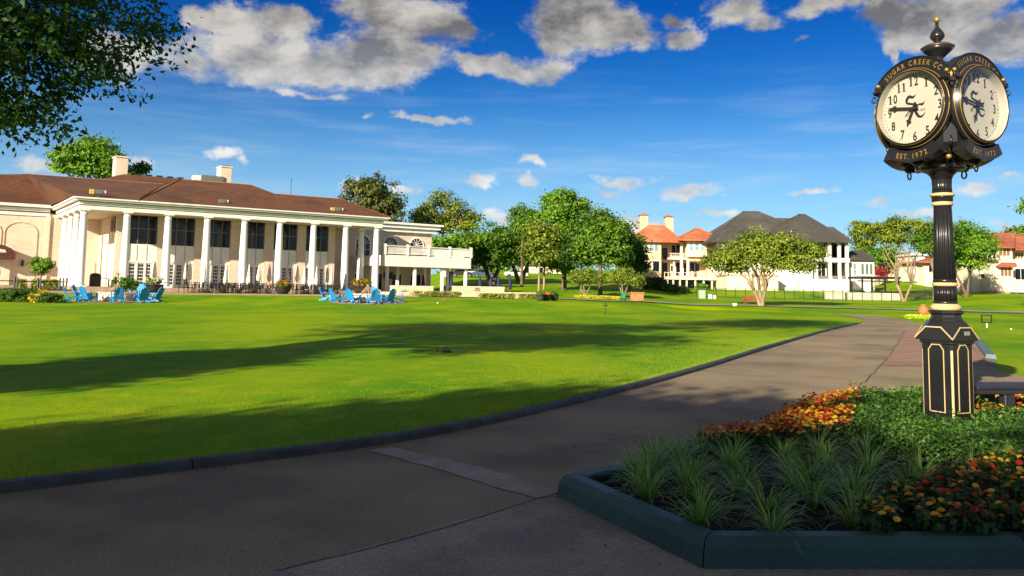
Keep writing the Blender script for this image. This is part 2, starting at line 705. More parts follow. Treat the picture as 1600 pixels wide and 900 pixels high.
v2 = lambda v: (v.x, v.y)
kerb_px = [(0, 775), (300, 737), (600, 697), (800, 657), (1000, 607), (1110, 575), (1200, 546), (1290, 519), (1340, 507)]
kerb_pts = [(-12, -1.5), (-7, 2.75)] + [v2(G(*p)) for p in kerb_px]
kend = Vector(kerb_pts[-1])
kerb = smooth_line(kerb_pts, .45)
road_far_left = [v2(G(1352, 504)), v2(G(1350, 501)), v2(G(1336, 497)), v2(G(1318, 493)), v2(G(1297, 489.5))]
road_far_right = [v2(G(1366, 493.5)), v2(G(1413, 500)), v2(G(1443, 507)), v2(G(1500, 521)), v2(G(1527, 532)), v2(G(1540, 545)), v2(G(1556, 562)),
                  v2(G(1556, 578)), v2(G(1575, 585)), v2(G(1600, 589)), (22, 18.5), (30, 18), (30, -14), (-16, -14)]
M_road = mat('worn_pavement', (.225, .175, .105), (.15, .117, .072), rough=.85, scale=1.1, bump=.45, bscale=80, c3=(.29, .225, .13), s3=.3, fine=(55, .22), stretch=(1, 1, 1))
M_side = mat('pale_concrete', (.29, .25, .19), (.20, .175, .14), rough=.9, scale=1.6, bump=.35, bscale=60, c3=(.17, .15, .12), s3=.5, fine=(50, .2))
M_kerbd = mat('dark_kerb', (.052, .058, .060), (.026, .030, .032), rough=.7, scale=3, bump=.5, bscale=40)
road_poly = kerb + road_far_left + road_far_right
sheet('road', road_poly, lambda x, y: TZ(x, y) + .02, M_road, step=2.0)
# lawn left of the kerb
def lawn_z(x, y):
    k = 1 - sst(28, 56, y)
    return TZ(x, y) + .02 + .042 * k
lawn_poly = kerb[2:] + [v2(G(1347, 503.5)), v2(G(1346, 501)), v2(G(1332, 497.5)), v2(G(1312, 493)), v2(G(1292, 489.6)), (23.5, 66), (-70, 66), (-70, -1), (-12, -1.4)]
sheet('lawn', lawn_poly, lawn_z, M_grass, step=1.6)

def offset_line(line, d):
    out = []
    n = len(line)
    for i in range(n):
        a = Vector(line[max(i - 1, 0)])
        b = Vector(line[min(i + 1, n - 1)])
        t = (b - a).normalized()
        out.append((line[i][0] - t.y * d, line[i][1] + t.x * d))
    return out

def sweep(mb, line, prof, zf):
    """prof: list of (offset to the left, height), open from one foot to the other."""
    cols = [offset_line(line, o) for o, h in prof]
    n = len(line)
    m_ = len(prof)
    vs = []
    for i in range(n):
        z = zf(*line[i])
        for k, (o, h) in enumerate(prof):
            vs.append((cols[k][i][0], cols[k][i][1], z + h))
    fs = []
    for i in range(n - 1):
        for k in range(m_ - 1):
            fs.append((i * m_ + k + 1, i * m_ + k, (i + 1) * m_ + k, (i + 1) * m_ + k + 1))
    fs.append(tuple(range(m_)))
    fs.append(tuple((n - 1) * m_ + k for k in range(m_ - 1, -1, -1)))
    mb.add(vs, fs)

lk = empty('lawn_kerb', (0, 0, 0))
lk['kind'] = 'structure'
i = 0
kprof = [(-.03, 0), (-.022, .055), (.0, .076), (.085, .078), (.10, .066), (.105, 0)]
while i < len(kerb) - 1:
    j = min(i + random.choice((6, 7)), len(kerb) - 1)
    seg = [Vector(p) for p in kerb[i:j + 1]]
    if j < len(kerb) - 1:
        seg[-1] = seg[-1] + (seg[-2] - seg[-1]).normalized() * .012
    mb = MB()
    dz = random.uniform(-.006, .006)
    sweep(mb, [(p.x, p.y) for p in seg], [(o, h + (dz if h > .05 else 0)) for o, h in kprof], lambda x, y: TZ(x, y) + .015)
    mb.build('kerb_stone', M_kerbd, lk)
    i = j

tipg = G(872, 783)
side_poly = [v2(G(838, 787)), v2(tipg), (1.4, 5.4), (7, 5.2), (12, 3), (12, -8), (-9, -8), (-4.4, 2.4), v2(G(430, 902))]
def ragged(poly, amp=.012, st=.12):
    out = []
    n = len(poly)
    rr = random.Random(5)
    for i in range(n):
        a, b = Vector(poly[i]), Vector(poly[(i + 1) % n])
        L = (b - a).length
        k = max(1, int(L / st)) if L < 9 else 1
        nn = Vector((-(b - a).y, (b - a).x)).normalized()
        for q in range(k):
            p = a.lerp(b, q / k)
            if q:
                p = p + nn * rr.uniform(-amp, amp)
            out.append((p.x, p.y))
    return out
side_poly = ragged(side_poly)
sheet('sidewalk', side_poly, lambda x, y: .027, M_side)
M_strip = mat('strip_concrete', (.33, .29, .225), (.24, .21, .165), rough=.9, scale=2.2, bump=.35, bscale=60, fine=(45, .2))
sheet('concrete_strip', ragged([v2(G(574, 708)), v2(G(700, 742)), v2(G(835, 784)), v2(G(880, 774)), v2(G(760, 736)), v2(G(612, 703))], .022, .09), lambda x, y: .0245, M_strip)
M_paver = None
def paver_mat():
    m = bpy.data.materials.new('clay_pavers')
    m.use_nodes = True
    T = NT(m.node_tree)
    b = m.node_tree.nodes['Principled BSDF']
    b.inputs['Roughness'].default_value = .85
    g = T.n('ShaderNodeNewGeometry')
    br = T.n('ShaderNodeTexBrick')
    br.inputs['Scale'].default_value = 1.0
    br.inputs['Brick Width'].default_value = .9
    br.inputs['Row Height'].default_value = .45
    br.inputs['Mortar Size'].default_value = .03
    br.inputs['Color1'].default_value = (.26, .125, .085, 1)
    br.inputs['Color2'].default_value = (.32, .19, .13, 1)
    br.inputs['Mortar'].default_value = (.16, .12, .09, 1)
    T.l(g.outputs['Position'], br.inputs['Vector'])
    T.l(br.outputs['Color'], b.inputs['Base Color'])
    return m
sheet('paver_apron', [v2(G(1412, 518)), v2(G(1443, 514)), v2(G(1500, 527)), v2(G(1524, 536)), v2(G(1548, 560)), v2(G(1500, 574)), v2(G(1378, 573)), v2(G(1398, 545))], lambda x, y: TZ(x, y) + .028, paver_mat())
M_dark = mat('crack_dark', (.03, .027, .024), rough=.95)
mb = MB()
def crack(mb, pts, w, z, jit=.02):
    pts = smooth_line(pts, .25)
    pts = [(p[0] + random.uniform(-jit, jit), p[1] + random.uniform(-jit, jit)) for p in pts]
    a = offset_line(pts, w / 2)
    b = offset_line(pts, -w / 2)
    n = len(pts)
    mb.add([(x, y, TZ(x, y) + z) for x, y in a] + [(x, y, TZ(x, y) + z) for x, y in b], [(i, n + i, n + i + 1, i + 1) for i in range(n - 1)])
crack(mb, [v2(G(430, 901)), v2(G(640, 848)), v2(G(838, 787))], .010, .031, .008)
crack(mb, [v2(G(838, 786)), v2(G(868, 782))], .010, .031, .008)
crack(mb, [v2(G(1345, 604)), v2(G(1376, 574)), v2(G(1400, 543)), v2(G(1413, 518))], .014, .0325, .03)
mb.build('pavement_joint', M_dark, kind='structure')

# teal kerb piece right of the pavers
M_teal = mat('blue_green_kerb_paint', (.10, .17, .18), (.075, .13, .14), rough=.6, scale=4, bump=.2)
mb = MB()
sweep(mb, smooth_line([v2(G(1556, 562)), v2(G(1541, 545)), v2(G(1529, 532)), v2(G(1505, 522))], .5), [(-.02, 0), (0, .12), (.2, .12), (.22, 0)], lambda x, y: TZ(x, y))
tag(mb.build('edging_kerb', M_teal), 'grey teal painted kerb running beside the brick pavers, right behind the clock cabinet', 'kerb')

# far cart path
pp = [hit(*q) for q in [(845, 466), (905, 468.5), (960, 471), (1050, 474.5), (1130, 477.5), (1200, 479), (1290, 481), (1380, 483.2), (1430, 484.5), (1520, 487), (1600, 489), (1700, 491)]]
pl = smooth_line([v2(q) for q in pp], 1.5)
mb = MB()
a_, b_ = offset_line(pl, 1.3), offset_line(pl, -1.3)
n = len(pl)
mb.add([(x, y, TZ(x, y) + .07) for x, y in a_] + [(x, y, TZ(x, y) + .07) for x, y in b_], [(i + 1, i, n + i, n + i + 1)[::-1] for i in range(n - 1)])
mb.build('cart_path', mat('path_concrete', (.30, .28, .25), (.24, .22, .20), scale=.5), kind='structure')

# short blades of turf along the kerb and over the nearest lawn
rng = np.random.default_rng(19)
kv = np.array(kerb)
seg = rng.integers(2, len(kv) - 2, 120000)
tt = rng.random(120000)
base_ = kv[seg] * (1 - tt[:, None]) + kv[seg + 1] * tt[:, None]
tn = unit(kv[seg + 1] - kv[seg])
nrm = np.stack([-tn[:, 1], tn[:, 0]], 1)
offd = .095 + rng.exponential(.9, 120000)
xy = base_ + nrm * offd[:, None]
keep = (xy[:, 1] < 26) & (offd < 4)
xy = xy[keep]
offd = offd[keep]
n = len(xy)
hgt = np.where(offd < .2, rng.uniform(.03, .065, n), rng.uniform(.012, .024, n))
az_ = rng.uniform(0, 2 * np.pi, n)
d_ = np.stack([np.cos(az_), np.sin(az_), np.zeros(n)], 1)
z0 = np.array([lawn_z(x, y) for x, y in xy]) - .004
p0 = np.stack([xy[:, 0], xy[:, 1], z0], 1)
w_ = np.where(offd < .2, .004, .0035)[:, None]
tipv = p0 + np.stack([rng.normal(0, .012, n), rng.normal(0, .012, n), hgt], 1)
Vt = np.stack([p0 - d_ * w_, p0 + d_ * w_, tipv + d_ * .001, tipv - d_ * .001], 1)
tag(quads_mesh('turf_blades', Vt, leafmat('turf_blade', (.09, .22, .006), (.30, .40, .03), .6, .35), rng.random(n), kind='stuff'), 'short green grass blades fringing the dark kerb', 'grass')

# ---------------------------------------------------------------- clubhouse
BO, BU, BW = Vector((-36.6, 68.2)), Vector((.836, .548)), Vector((-.6, .8))
def B(s, t, z):
    q = BO + BU * s + BW * t
    return Vector((q.x, q.y, z))
BANG = math.atan2(.548, .836)

def brick_mat(name, c1, c2, mort, sc_=1.0, u=(.836, .548)):
    m = bpy.data.materials.new(name)
    m.use_nodes = True
    T = NT(m.node_tree)
    b = m.node_tree.nodes['Principled BSDF']
    b.inputs['Roughness'].default_value = .9
    g = T.n('ShaderNodeNewGeometry')
    sp = T.n('ShaderNodeSeparateXYZ')
    T.l(g.outputs['Position'], sp.inputs[0])
    al = T.m('ADD', T.m('MULTIPLY', sp.outputs[0], u[0]), T.m('MULTIPLY', sp.outputs[1], u[1]))
    ac = T.m('SUBTRACT', T.m('MULTIPLY', sp.outputs[0], u[1]), T.m('MULTIPLY', sp.outputs[1], u[0]))
    cb = T.n('ShaderNodeCombineXYZ')
    T.l(T.m('ADD', al, ac), cb.inputs[0])
    T.l(sp.outputs[2], cb.inputs[1])
    br = T.n('ShaderNodeTexBrick')
    br.inputs['Scale'].default_value = sc_
    br.inputs['Brick Width'].default_value = .42
    br.inputs['Row Height'].default_value = .14
    br.inputs['Mortar Size'].default_value = .014
    br.inputs['Color1'].default_value = (*c1, 1)
    br.inputs['Color2'].default_value = (*c2, 1)
    br.inputs['Mortar'].default_value = (*mort, 1)
    T.l(cb.outputs[0], br.inputs['Vector'])
    n_ = T.n('ShaderNodeTexNoise')
    n_.inputs['Scale'].default_value = .9
    n_.inputs['Detail'].default_value = 5
    T.l(g.outputs['Position'], n_.inputs['Vector'])
    T.l(T.mix(T.ss(n_.outputs['Fac'], .35, .75, 0, .35), br.outputs['Color'], tuple(x * .72 for x in c2)), b.inputs['Base Color'])
    MATS[name] = m
    return m
M_brick = brick_mat('peach_brick', (.73, .60, .47), (.62, .49, .37), (.64, .54, .43))
M_white = mat('white_paint', (.80, .78, .72), (.72, .70, .64), rough=.55, scale=1.2)
M_cream = mat('cream_trim', (.66, .58, .44), (.60, .52, .40), rough=.7)
M_glassd = glassmat('dark_window_glass', (.008, .010, .014), .12)
M_glassd.node_tree.nodes['Principled BSDF'].inputs['Specular IOR Level'].default_value = .35
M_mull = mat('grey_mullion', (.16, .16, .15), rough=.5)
M_iron = mat('black_iron', (.014, .014, .016), (.02, .02, .022), rough=.45)
def shingle(name, c1, c2, c3, sx=.5, row=.22):
    m = mat(name, c1, c2, rough=.95, scale=3.5, bump=.4, bscale=18, c3=c3, s3=.22, contrast=(.3, .7), stretch=(1, 1, 1))
    T = NT(m.node_tree)
    b = m.node_tree.nodes['Principled BSDF']
    src = b.inputs['Base Color'].links[0].from_socket
    g = T.n('ShaderNodeNewGeometry')
    sp = T.n('ShaderNodeSeparateXYZ')
    T.l(g.outputs['Position'], sp.inputs[0])
    w_ = T.m('FRACT', T.m('MULTIPLY', sp.outputs[2], 1 / row))
    line = T.ss(w_, .0, .25, .62, 1.0)
    v = T.vm('MULTIPLY', g.outputs['Position'], (2.2, 2.2, 1 / row)).outputs[0]
    n_ = T.n('ShaderNodeTexVoronoi')
    n_.inputs['Scale'].default_value = 1.0
    T.l(v, n_.inputs['Vector'])
    hsv = T.n('ShaderNodeSeparateColor')
    T.l(n_.outputs['Color'], hsv.inputs[0])
    k = T.m('MULTIPLY', line, T.m('ADD', T.m('MULTIPLY', hsv.outputs[0], .4), .8))
    cb = T.n('ShaderNodeCombineColor')
    for i in range(3):
        T.l(k, cb.inputs[i])
    T.l(T.mix(1.0, src, cb.outputs[0], 'MULTIPLY'), b.inputs['Base Color'])
    return m
M_roof = shingle('brown_shingles', (.135, .048, .017), (.095, .034, .012), (.07, .026, .010), row=.10)
M_pave = mat('terrace_stone', (.40, .29, .20), (.32, .235, .165), scale=1.5)
M_mulch = mat('brown_mulch', (.07, .032, .014), (.03, .014, .008), scale=6, bump=.6, rough=.95)

club = empty('clubhouse', B(12, 4, .6), 'long two storey brick clubhouse with white columned porch and brown hipped roof', 'clubhouse')
club['rz_'] = 0
del club['rz_']
CL = club.location.copy()
def CB():
    return MB(lambda s, t, z: B(s, t, z) - CL)
def cpart(name, mb, m, parent=None):
    return mb.build(name, m, parent or club)

cpart('floor_slab', CB().box(-.8, 27.9, -.8, 14, .3, .95), M_pave)
mb = CB().box(-9, 28, -7.2, -.802, .2, .6)
mb.build('terrace', M_pave, None, loc=CL, kind='structure')
mb = CB().box(-30, -.81, 6.5, 14, .2, .93)
mb.build('wing_terrace', M_pave, None, loc=CL, kind='structure')
mb = CB().box(-30, -.85, -1.0, 6.49, .2, .72)
mb.build('planting_strip', M_mulch, None, loc=CL, kind='structure')
# walls
BAYS = [5.6 + 3.35 * k for k in range(6)]
edges = [3.5] + [e for c in BAYS for e in (c - 1.22, c + 1.22)] + [24.3]
for k in range(0, len(edges), 2):
    cpart('wall_pier', CB().box(edges[k], edges[k + 1], 4, 4.5, .95, 7.6), M_brick)
for c in BAYS:
    w = cpart('window', CB().box(c - 1.22, c + 1.22, 4.22, 4.3, 4.95, 7.6), M_glassd)
    mb = CB()
    for ds in (-1.18, -.42, .42, 1.18):
        mb.box(c + ds - .035, c + ds + .035, 4.14, 4.22, 4.95, 7.6)
    mb.box(c - 1.145, c + 1.145, 4.16, 4.215, 6.35, 6.42)
    mb.build('mullion', M_mull, w)
    sp = cpart('spandrel_panel', CB().box(c - 1.22, c + 1.22, 4.12, 4.3, 3.42, 4.95), M_white)
    for ds in (-.42, .42):
        CB().box(c + ds - .02, c + ds + .02, 4.10, 4.119, 3.42, 4.9).build('batten', M_mull, sp)
    d = cpart('french_door', CB().box(c - 1.22, c + 1.22, 4.16, 4.3, .952, 3.42), M_white)
    mb = CB()
    mb.box(c - 1.2, c + 1.2, 4.08, 4.158, 3.22, 3.40)
    for ds in (-1.2, -.42, .30, .98):
        mb.box(c + ds, c + ds + .10, 4.1, 4.158, .96, 3.22)
    mb.build('door_frame', M_white, d)
    for (a, nw) in ((-1.0, 3), (-.22, 3), (.5, 2)):
        mb = CB()
        for i in range(nw):
            for j in range(6):
                mb.box(c + a + i * .15, c + a + i * .15 + .115, 4.148, 4.159, 1.25 + j * .32, 1.25 + j * .32 + .25)
        mb.build('pane', M_glassd, d, kind='stuff')
cpart('side_wall', CB().box(3.5, 3.9, 4.502, 13, .95, 7.6), M_brick)
w = cpart('window', CB().box(3.44, 3.499, 5.6, 7.6, 5.0, 7.5), M_glassd)
CB().box(3.41, 3.438, 6.55, 6.62, 5.0, 7.5).build('mullion', M_mull, w)
cpart('side_panel', CB().box(3.43, 3.499, 5.4, 7.8, .96, 4.9), M_white)
cpart('corner_pilaster', CB().box(3.32, 3.75, 3.86, 3.998, .95, 7.6), M_cream)
cpart('back_wall', CB().box(-.9, 3.498, 13, 13.4, .95, 7.9), M_brick)
cpart('wall_panel', CB().box(.5, 3.2, 12.93, 12.998, .96, 3.3), M_cream)
cpart('hall_mass', CB().box(4, 24.2, 5.2, 26, .6, 7.7), M_brick)
cpart('wing_wall', CB().box(-30, -.902, 13, 14, .6, 8.0), M_brick)
cpart('wing_end_strip', CB().box(-1.25, -.92, 12.85, 12.998, .94, 7.7), M_cream)
# arch mouldings on the wing wall
M_line = mat('moulding_brown', (.42, .31, .21), rough=.9)
for (c, hw) in ((-1.9 - 1.35, 1.35), (-6.35, 1.5), (-10.8, 1.5), (-15, 1.5)):
    pts = [(c - hw, 12.97, 1.0), (c - hw, 12.97, 6.0)]
    for k in range(1, 9):
        a = math.pi - math.pi * k / 8
        pts.append((c + hw * math.cos(a), 12.97, 6.0 + .95 * math.sin(a)))
    pts += [(c + hw, 12.97, 1.0)]
    mb = CB()
    for i in range(len(pts) - 1):
        (x0, y0, z0), (x1, y1, z1) = pts[i], pts[i + 1]
        dx, dz = x1 - x0, z1 - z0
        L = math.hypot(dx, dz)
        nx, nz_ = -dz / L * .024, dx / L * .024
        mb.vprism([(x0 - nx, z0 - nz_), (x1 - nx, z1 - nz_), (x1 + nx, z1 + nz_), (x0 + nx, z0 + nz_)], 12.95, 12.999)
    cpart('arch_moulding', mb, M_line)
# entrance awning and door on the wing
M_awn = mat('brown_awning', (.085, .022, .012), (.06, .018, .01), rough=.7)
mb = CB()
prof = [(-6.6, 3.35), (-6.6, 3.9), (-6.3, 4.35), (-5.7, 4.62), (-5.2, 4.68), (-4.7, 4.62), (-4.1, 4.35), (-3.75, 3.9), (-3.75, 3.35)]
mb.vprism(prof, 11.2, 12.996)
aw = cpart('awning', mb, M_awn)
CB().vprism([(-5.9, 3.95), (-4.5, 3.95), (-4.6, 4.2), (-5.2, 4.3), (-5.8, 4.2)], 11.17, 11.198).build('awning_emblem', M_cream, aw)
dr = cpart('entrance_door', CB().box(-6.3, -4.0, 12.7, 12.997, .94, 3.34), M_cream)
mb = CB()
pts = [(-5.15 + .34 * math.cos(a), 2.1 + .62 * math.sin(a)) for a in [2 * math.pi * k / 16 for k in range(16)]]
mb.vprism(pts, 12.66, 12.699)
mb.build('oval_glass', M_glassd, dr)
mb = CB().box(-3.1, -2.9, 12.75, 12.998, 2.75, 3.15)
mb.lathe([(.05, 3.15), (.12, 3.2), (.03, 3.4)], cx=-3.0, cy=12.8, n=8)
cpart('wall_lantern', mb, M_iron)
# right wing
cpart('return_wall', CB().box(24.0, 24.3, 4.502, 8, .6, 7.6), M_brick)
mb = CB().box(24.302, 38.1, 8, 8.5, .5, 8.0)
cpart('wing_wall', mb, M_brick)
cpart('wing_side_wall', CB().box(37.6, 38.1, 8.502, 22, .5, 8.0), M_brick)
def arch_win(c, hw, z0, zs, t, parent=None, m_frame=M_white):
    arc = [(c + hw * math.cos(math.pi * k / 12), zs + hw * math.sin(math.pi * k / 12)) for k in range(13)]
    g = cpart('arched_window', CB().vprism([(c - hw, z0), (c + hw, z0)] + arc, t - .06, t - .004), M_glassd)
    o = CB()
    W_ = hw + .14
    arcO = [(c + W_ * math.cos(math.pi * k / 12), zs + W_ * math.sin(math.pi * k / 12)) for k in range(13)]
    for k in range(12):
        o.vprism([arc[k], arcO[k], arcO[k + 1], arc[k + 1]], t - .10, t - .003)
    o.box(c + hw, c + W_, t - .10, t - .003, z0, zs)
    o.box(c - W_, c - hw, t - .10, t - .003, z0, zs)
    for k in range(1, 6):
        a = math.pi * k / 6
        x1, z1 = c + (hw - .02) * math.cos(a), zs + (hw - .02) * math.sin(a)
        nx, nz_ = -math.sin(a) * .022, math.cos(a) * .022
        o.vprism([(c - nx, zs - nz_), (x1 - nx, z1 - nz_), (x1 + nx, z1 + nz_), (c + nx, zs + nz_)], t - .085, t - .062)
    o.box(c - hw, c + hw, t - .09, t - .063, zs - .03, zs + .03)
    for q in (-.33, .33):
        o.box(c + q * hw - .02, c + q * hw + .02, t - .088, t - .064, z0, zs - .03)
    o.box(c - hw, c + hw, t - .088, t - .0635, (z0 + zs) / 2 - .02, (z0 + zs) / 2 + .02)
    o.build('window_frame', m_frame, g)
for c in (29.35, 32.75, 36.1):
    arch_win(c, .82, 4.85, 6.3, 8.0)
# ground floor openings under the balcony
for c in (28.9, 31.4, 33.8, 36.3):
    g = cpart('garden_door', CB().box(c - .55, c + .55, 7.93, 7.998, .62, 3.0), M_white)
    CB().box(c - .4, c + .4, 7.9, 7.929, .8, 2.85).build('pane', M_glassd, g)
cpart('wall_screen', CB().box(32.0, 33.1, 7.86, 7.99, 2.3, 3.05), M_glassd)
cpart('wing_cornice_lower', CB().box(27.95, 38.5, 7.55, 8.55, 7.75, 8.15), M_white)
cpart('wing_cornice_upper', CB().box(27.95, 38.85, 7.25, 8.9, 8.19, 8.55), M_white)
cpart('wing_cornice_crown', CB().box(27.95, 39.1, 7.0, 22, 8.59, 8.82), M_white)
cpart('wing_cornice_core', CB().box(28.0, 38.2, 7.8, 21, 7.76, 8.8), M_mull)
# balcony
cpart('balcony_deck', CB().box(27.9, 38.5, .2, 7.99, 3.62, 4.7), M_white)
mb = CB()
for k in range(7):
    a = 27.95 + k * 1.51
    mb.box(a + .012, a + 1.498, .13, .199, 3.55, 4.74)
cpart('fascia_panel', mb, M_white)
mb = CB().box(27.9, 38.62, .02, .3, 5.66, 5.74)
mb.box(27.9, 38.62, .08, .24, 4.86, 4.94)
mb.box(38.42, 38.58, .3, 8, 5.66, 5.74)
cpart('balcony_rail', mb, M_white)
mb = CB()
s = 28.0
while s < 38.4:
    mb.box(s, s + .045, .13, .19, 4.94, 5.66)
    s += .12
t = .45
while t < 7.9:
    mb.box(38.47, 38.53, t, t + .05, 4.75, 5.66)
    t += .2
tag(cpart('baluster', mb, M_white), kind='stuff')
for s in (28.0, 30.6, 33.1, 35.7, 38.4):
    cpart('rail_post', CB().box(s, s + .22, .04, .27, 4.75, 5.9), M_white)
for s in (28.5, 31.7, 35.05, 38.0):
    cpart('balcony_post', CB().box(s, s + .26, .45, .72, .5, 3.62), M_white)
    cpart('balcony_post', CB().box(s, s + .26, 4.2, 4.46, .5, 3.62), M_white)
# entablature of the porch
def entab(name, d, z0, z1, m=M_white):
    mb = CB().box(-d, 27 + d, -d, .40, z0, z1)
    mb.box(-d, .40, .402, 12.998, z0, z1)
    mb.box(26.6, 27 + d, .402, 8 if z1 < 8.1 else 7.0, z0, z1)
    cpart(name, mb, m)
entab('architrave', .42, 7.55, 7.86)
entab('frieze_shade_groove', .36, 7.86, 7.94, M_mull)  # grey colour stands for the shadow between the white bands
entab('frieze', .50, 7.94, 8.2)
entab('cornice_shade_groove', .44, 8.2, 8.27, M_mull)  # shadow line under the cornice put in as grey colour
entab('cornice', .85, 8.27, 8.42)
entab('gutter', 1.0, 8.42, 8.54)
cpart('porch_ceiling', CB().box(.401, 26.599, .41, 13, 7.62, 7.7), M_cream)
for (z0, z1, d, m) in ((7.62, 7.95, .12, M_white), (7.95, 8.05, .07, M_mull), (8.05, 8.35, .3, M_white), (8.35, 8.43, .24, M_mull), (8.43, 8.7, .7, M_white)):
    cpart('wing_cornice', CB().box(-30, -1.02, 13 - d, 13.6, z0 + .02, z1 + .02), m)  # grey recessed bands are painted shadow between the white ones
# roof
def solve_roof(px, py, t):
    d = ray(px, py)
    a, b_, c_, e = d.x, -BU.x, d.y, -BU.y
    qx = BO.x + BW.x * t
    qy = BO.y + BW.y * t
    det = a * e - b_ * c_
    k = (qx * e - b_ * qy) / det
    s = (a * qy - c_ * qx) / det
    return (s, t, EYE + d.z * k)
CLp = solve_roof(283, 280.5, 10)
CRp = solve_roof(393, 289, 8)
DLp = solve_roof(430, 303, 5)
DRp = solve_roof(533, 311, 4)
AL = solve_roof(39, 272, 18)
AR = solve_roof(257, 288, 18)
e0 = 8.56
S0 = (4.0, -1.02, e0)
EL, ER = (-1.02, -1.02, e0), (28.02, -1.02, e0)
WL = (-1.02, 13 - .72, 8.74)
mb = CB()
def poly(*p):
    mb.add(p, [tuple(range(len(p)))])
poly(EL, S0, AR, AL)
poly(S0, CLp, (CLp[0], 18, 12.2), AR)
poly(WL, EL, AL)
poly((-30, 12.28, 8.74), WL, AL, (-12, 18, 9.0))
poly((-14, 12.28, 8.74), AL, (-14, 26, 8.74))
poly(S0, (DLp[0] - 2, -1.02, e0), CRp, CLp)
poly((DLp[0] - 2, -1.02, e0), ER, DRp, DLp, CRp)
poly(ER, (28.02, 9, e0), DRp)
poly(DRp, (28.02, 9, e0), (28.02, 14, 8.6), (20, 14, 9.0), DLp)
poly(DLp, (20, 14, 9.0), CRp)
poly(CRp, (20, 14, 9.0), (18, 22, 9.5), CLp)
poly(AL, AR, (AR[0], 30, 8.7), (-14, 30, 8.7))
poly(CLp, (18, 22, 9.5), (AR[0], 24, 10), AR)
cpart('roof', mb, M_roof)
bL = solve_roof(194, 272, 22)
bR = solve_roof(300, 277, 22)
bR2 = solve_roof(392, 288, 22)
mb = CB()
poly((bL[0] - 4.5, 18.2, 11.9), (bR2[0], 18.2, 11.6), bR2, bL)
poly((bL[0] - 4.5, 18.2, 11.9), bL, (bL[0] - 4, 27, 11.5))
poly(bL, bR2, (bR2[0], 28, 11), (bL[0] - 4, 27, 11.5))
poly(bR2, (bR2[0], 18.2, 11.6), (bR2[0] + 8, 26, 9), (bR2[0], 28, 11))
cpart('upper_roof', mb, M_roof)
M_copper = mat('ridge_flashing', (.33, .15, .07), (.25, .12, .07), rough=.7)
for a, b in ((CLp, CRp), (AL, AR), (DLp, DRp)):
    va, vb = B(*a) - CL, B(*b) - CL
    mb = MB().tube([va + Vector((0, 0, .01)), vb + Vector((0, 0, .01))], .055, 5, False)
    cpart('ridge_cap', mb, M_copper)
for a, b in ((S0, CLp), (AR, (S0[0] + .2, -.4, 8.8)), (DRp, ER)):
    va, vb = B(*a) - CL, B(*b) - CL
    cpart('hip_cap', MB().tube([va, vb], .07, 5, False), M_roof)
# chimneys
def chimney(px, top, w_, bot):
    s, t, z = solve_roof(px, top, 23)
    ch = cpart('chimney', CB().box(s - w_, s + w_, 22.2, 24.0, bot, z - .25), M_brick)
    CB().box(s - w_ - .1, s + w_ + .1, 22.1, 24.1, z - .25, z - .1).build('chimney_cap', M_cream, ch)
    mb = CB().box(s - w_ * .7, s + w_ * .7, 22.4, 23.8, z - .1, z + .0)
    mb.box(s - w_ * .5, s - w_ * .1, 22.36, 22.399, z - .085, z - .02)
    mb.build('flue', M_iron, ch)
chimney(189, 244, .62, 11.5)
chimney(351, 259.5, .6, 11)
s, t, z = solve_roof(331, 281, 22.5)
cpart('roof_vent_unit', CB().box(s - 1.3, s + 1.2, 22.0, 23.2, z - .6, z + .45), M_mull)
cpart('vent_box', CB().box(s - 2.1, s - 1.35, 22.0, 23.2, z - .6, z + .35), M_white)
mb = CB()
for k in range(5):
    mb.box(8.3 + k * 1.15, 8.9 + k * 1.15, 22.3, 23.0, bL[2] - .2, bL[2] + .22)
tag(cpart('rooftop_fan', mb, M_iron), kind='stuff')
cpart('antenna', CB().box(21.6, 21.64, 10, 10.04, 10.6, 13.2), M_iron)

# columns
M_col = mat('white_column_paint', (.82, .80, .75), (.76, .74, .69), rough=.5, scale=.8)
def column_proto():
    mb = MB().lathe([(.40, .18), (.40, .24), (.355, .30), (.36, 1.6), (.35, 2.6), (.33, 3.9), (.30, 5.2), (.275, 6.0), (.275, 6.12), (.31, 6.15), (.31, 6.2), (.275, 6.22), (.28, 6.36)], n=28)
    c = mb.build('column', M_col, club)
    MB().lathe([(.29, 6.361), (.40, 6.47), (.40, 6.5)], n=28).box(-.42, .42, -.42, .42, 6.5, 6.598).build('capital', M_col, c)
    MB().box(-.47, .47, -.47, .47, 0, .1).lathe([(.45, .1), (.46, .14), (.42, .179)], n=28).build('plinth', M_col, c)
    return c
cols = [(3.375 * k, 0) for k in range(9)] + [(0, 3.3), (0, 6.6), (0, 9.9), (27, 3.5)]
c0 = column_proto()
for i, (s, t) in enumerate(cols):
    c = c0 if i == 0 else copy_tree(c0, club)
    c.location = B(s, t, .952) - CL
    c.rotation_euler = (0, 0, BANG)

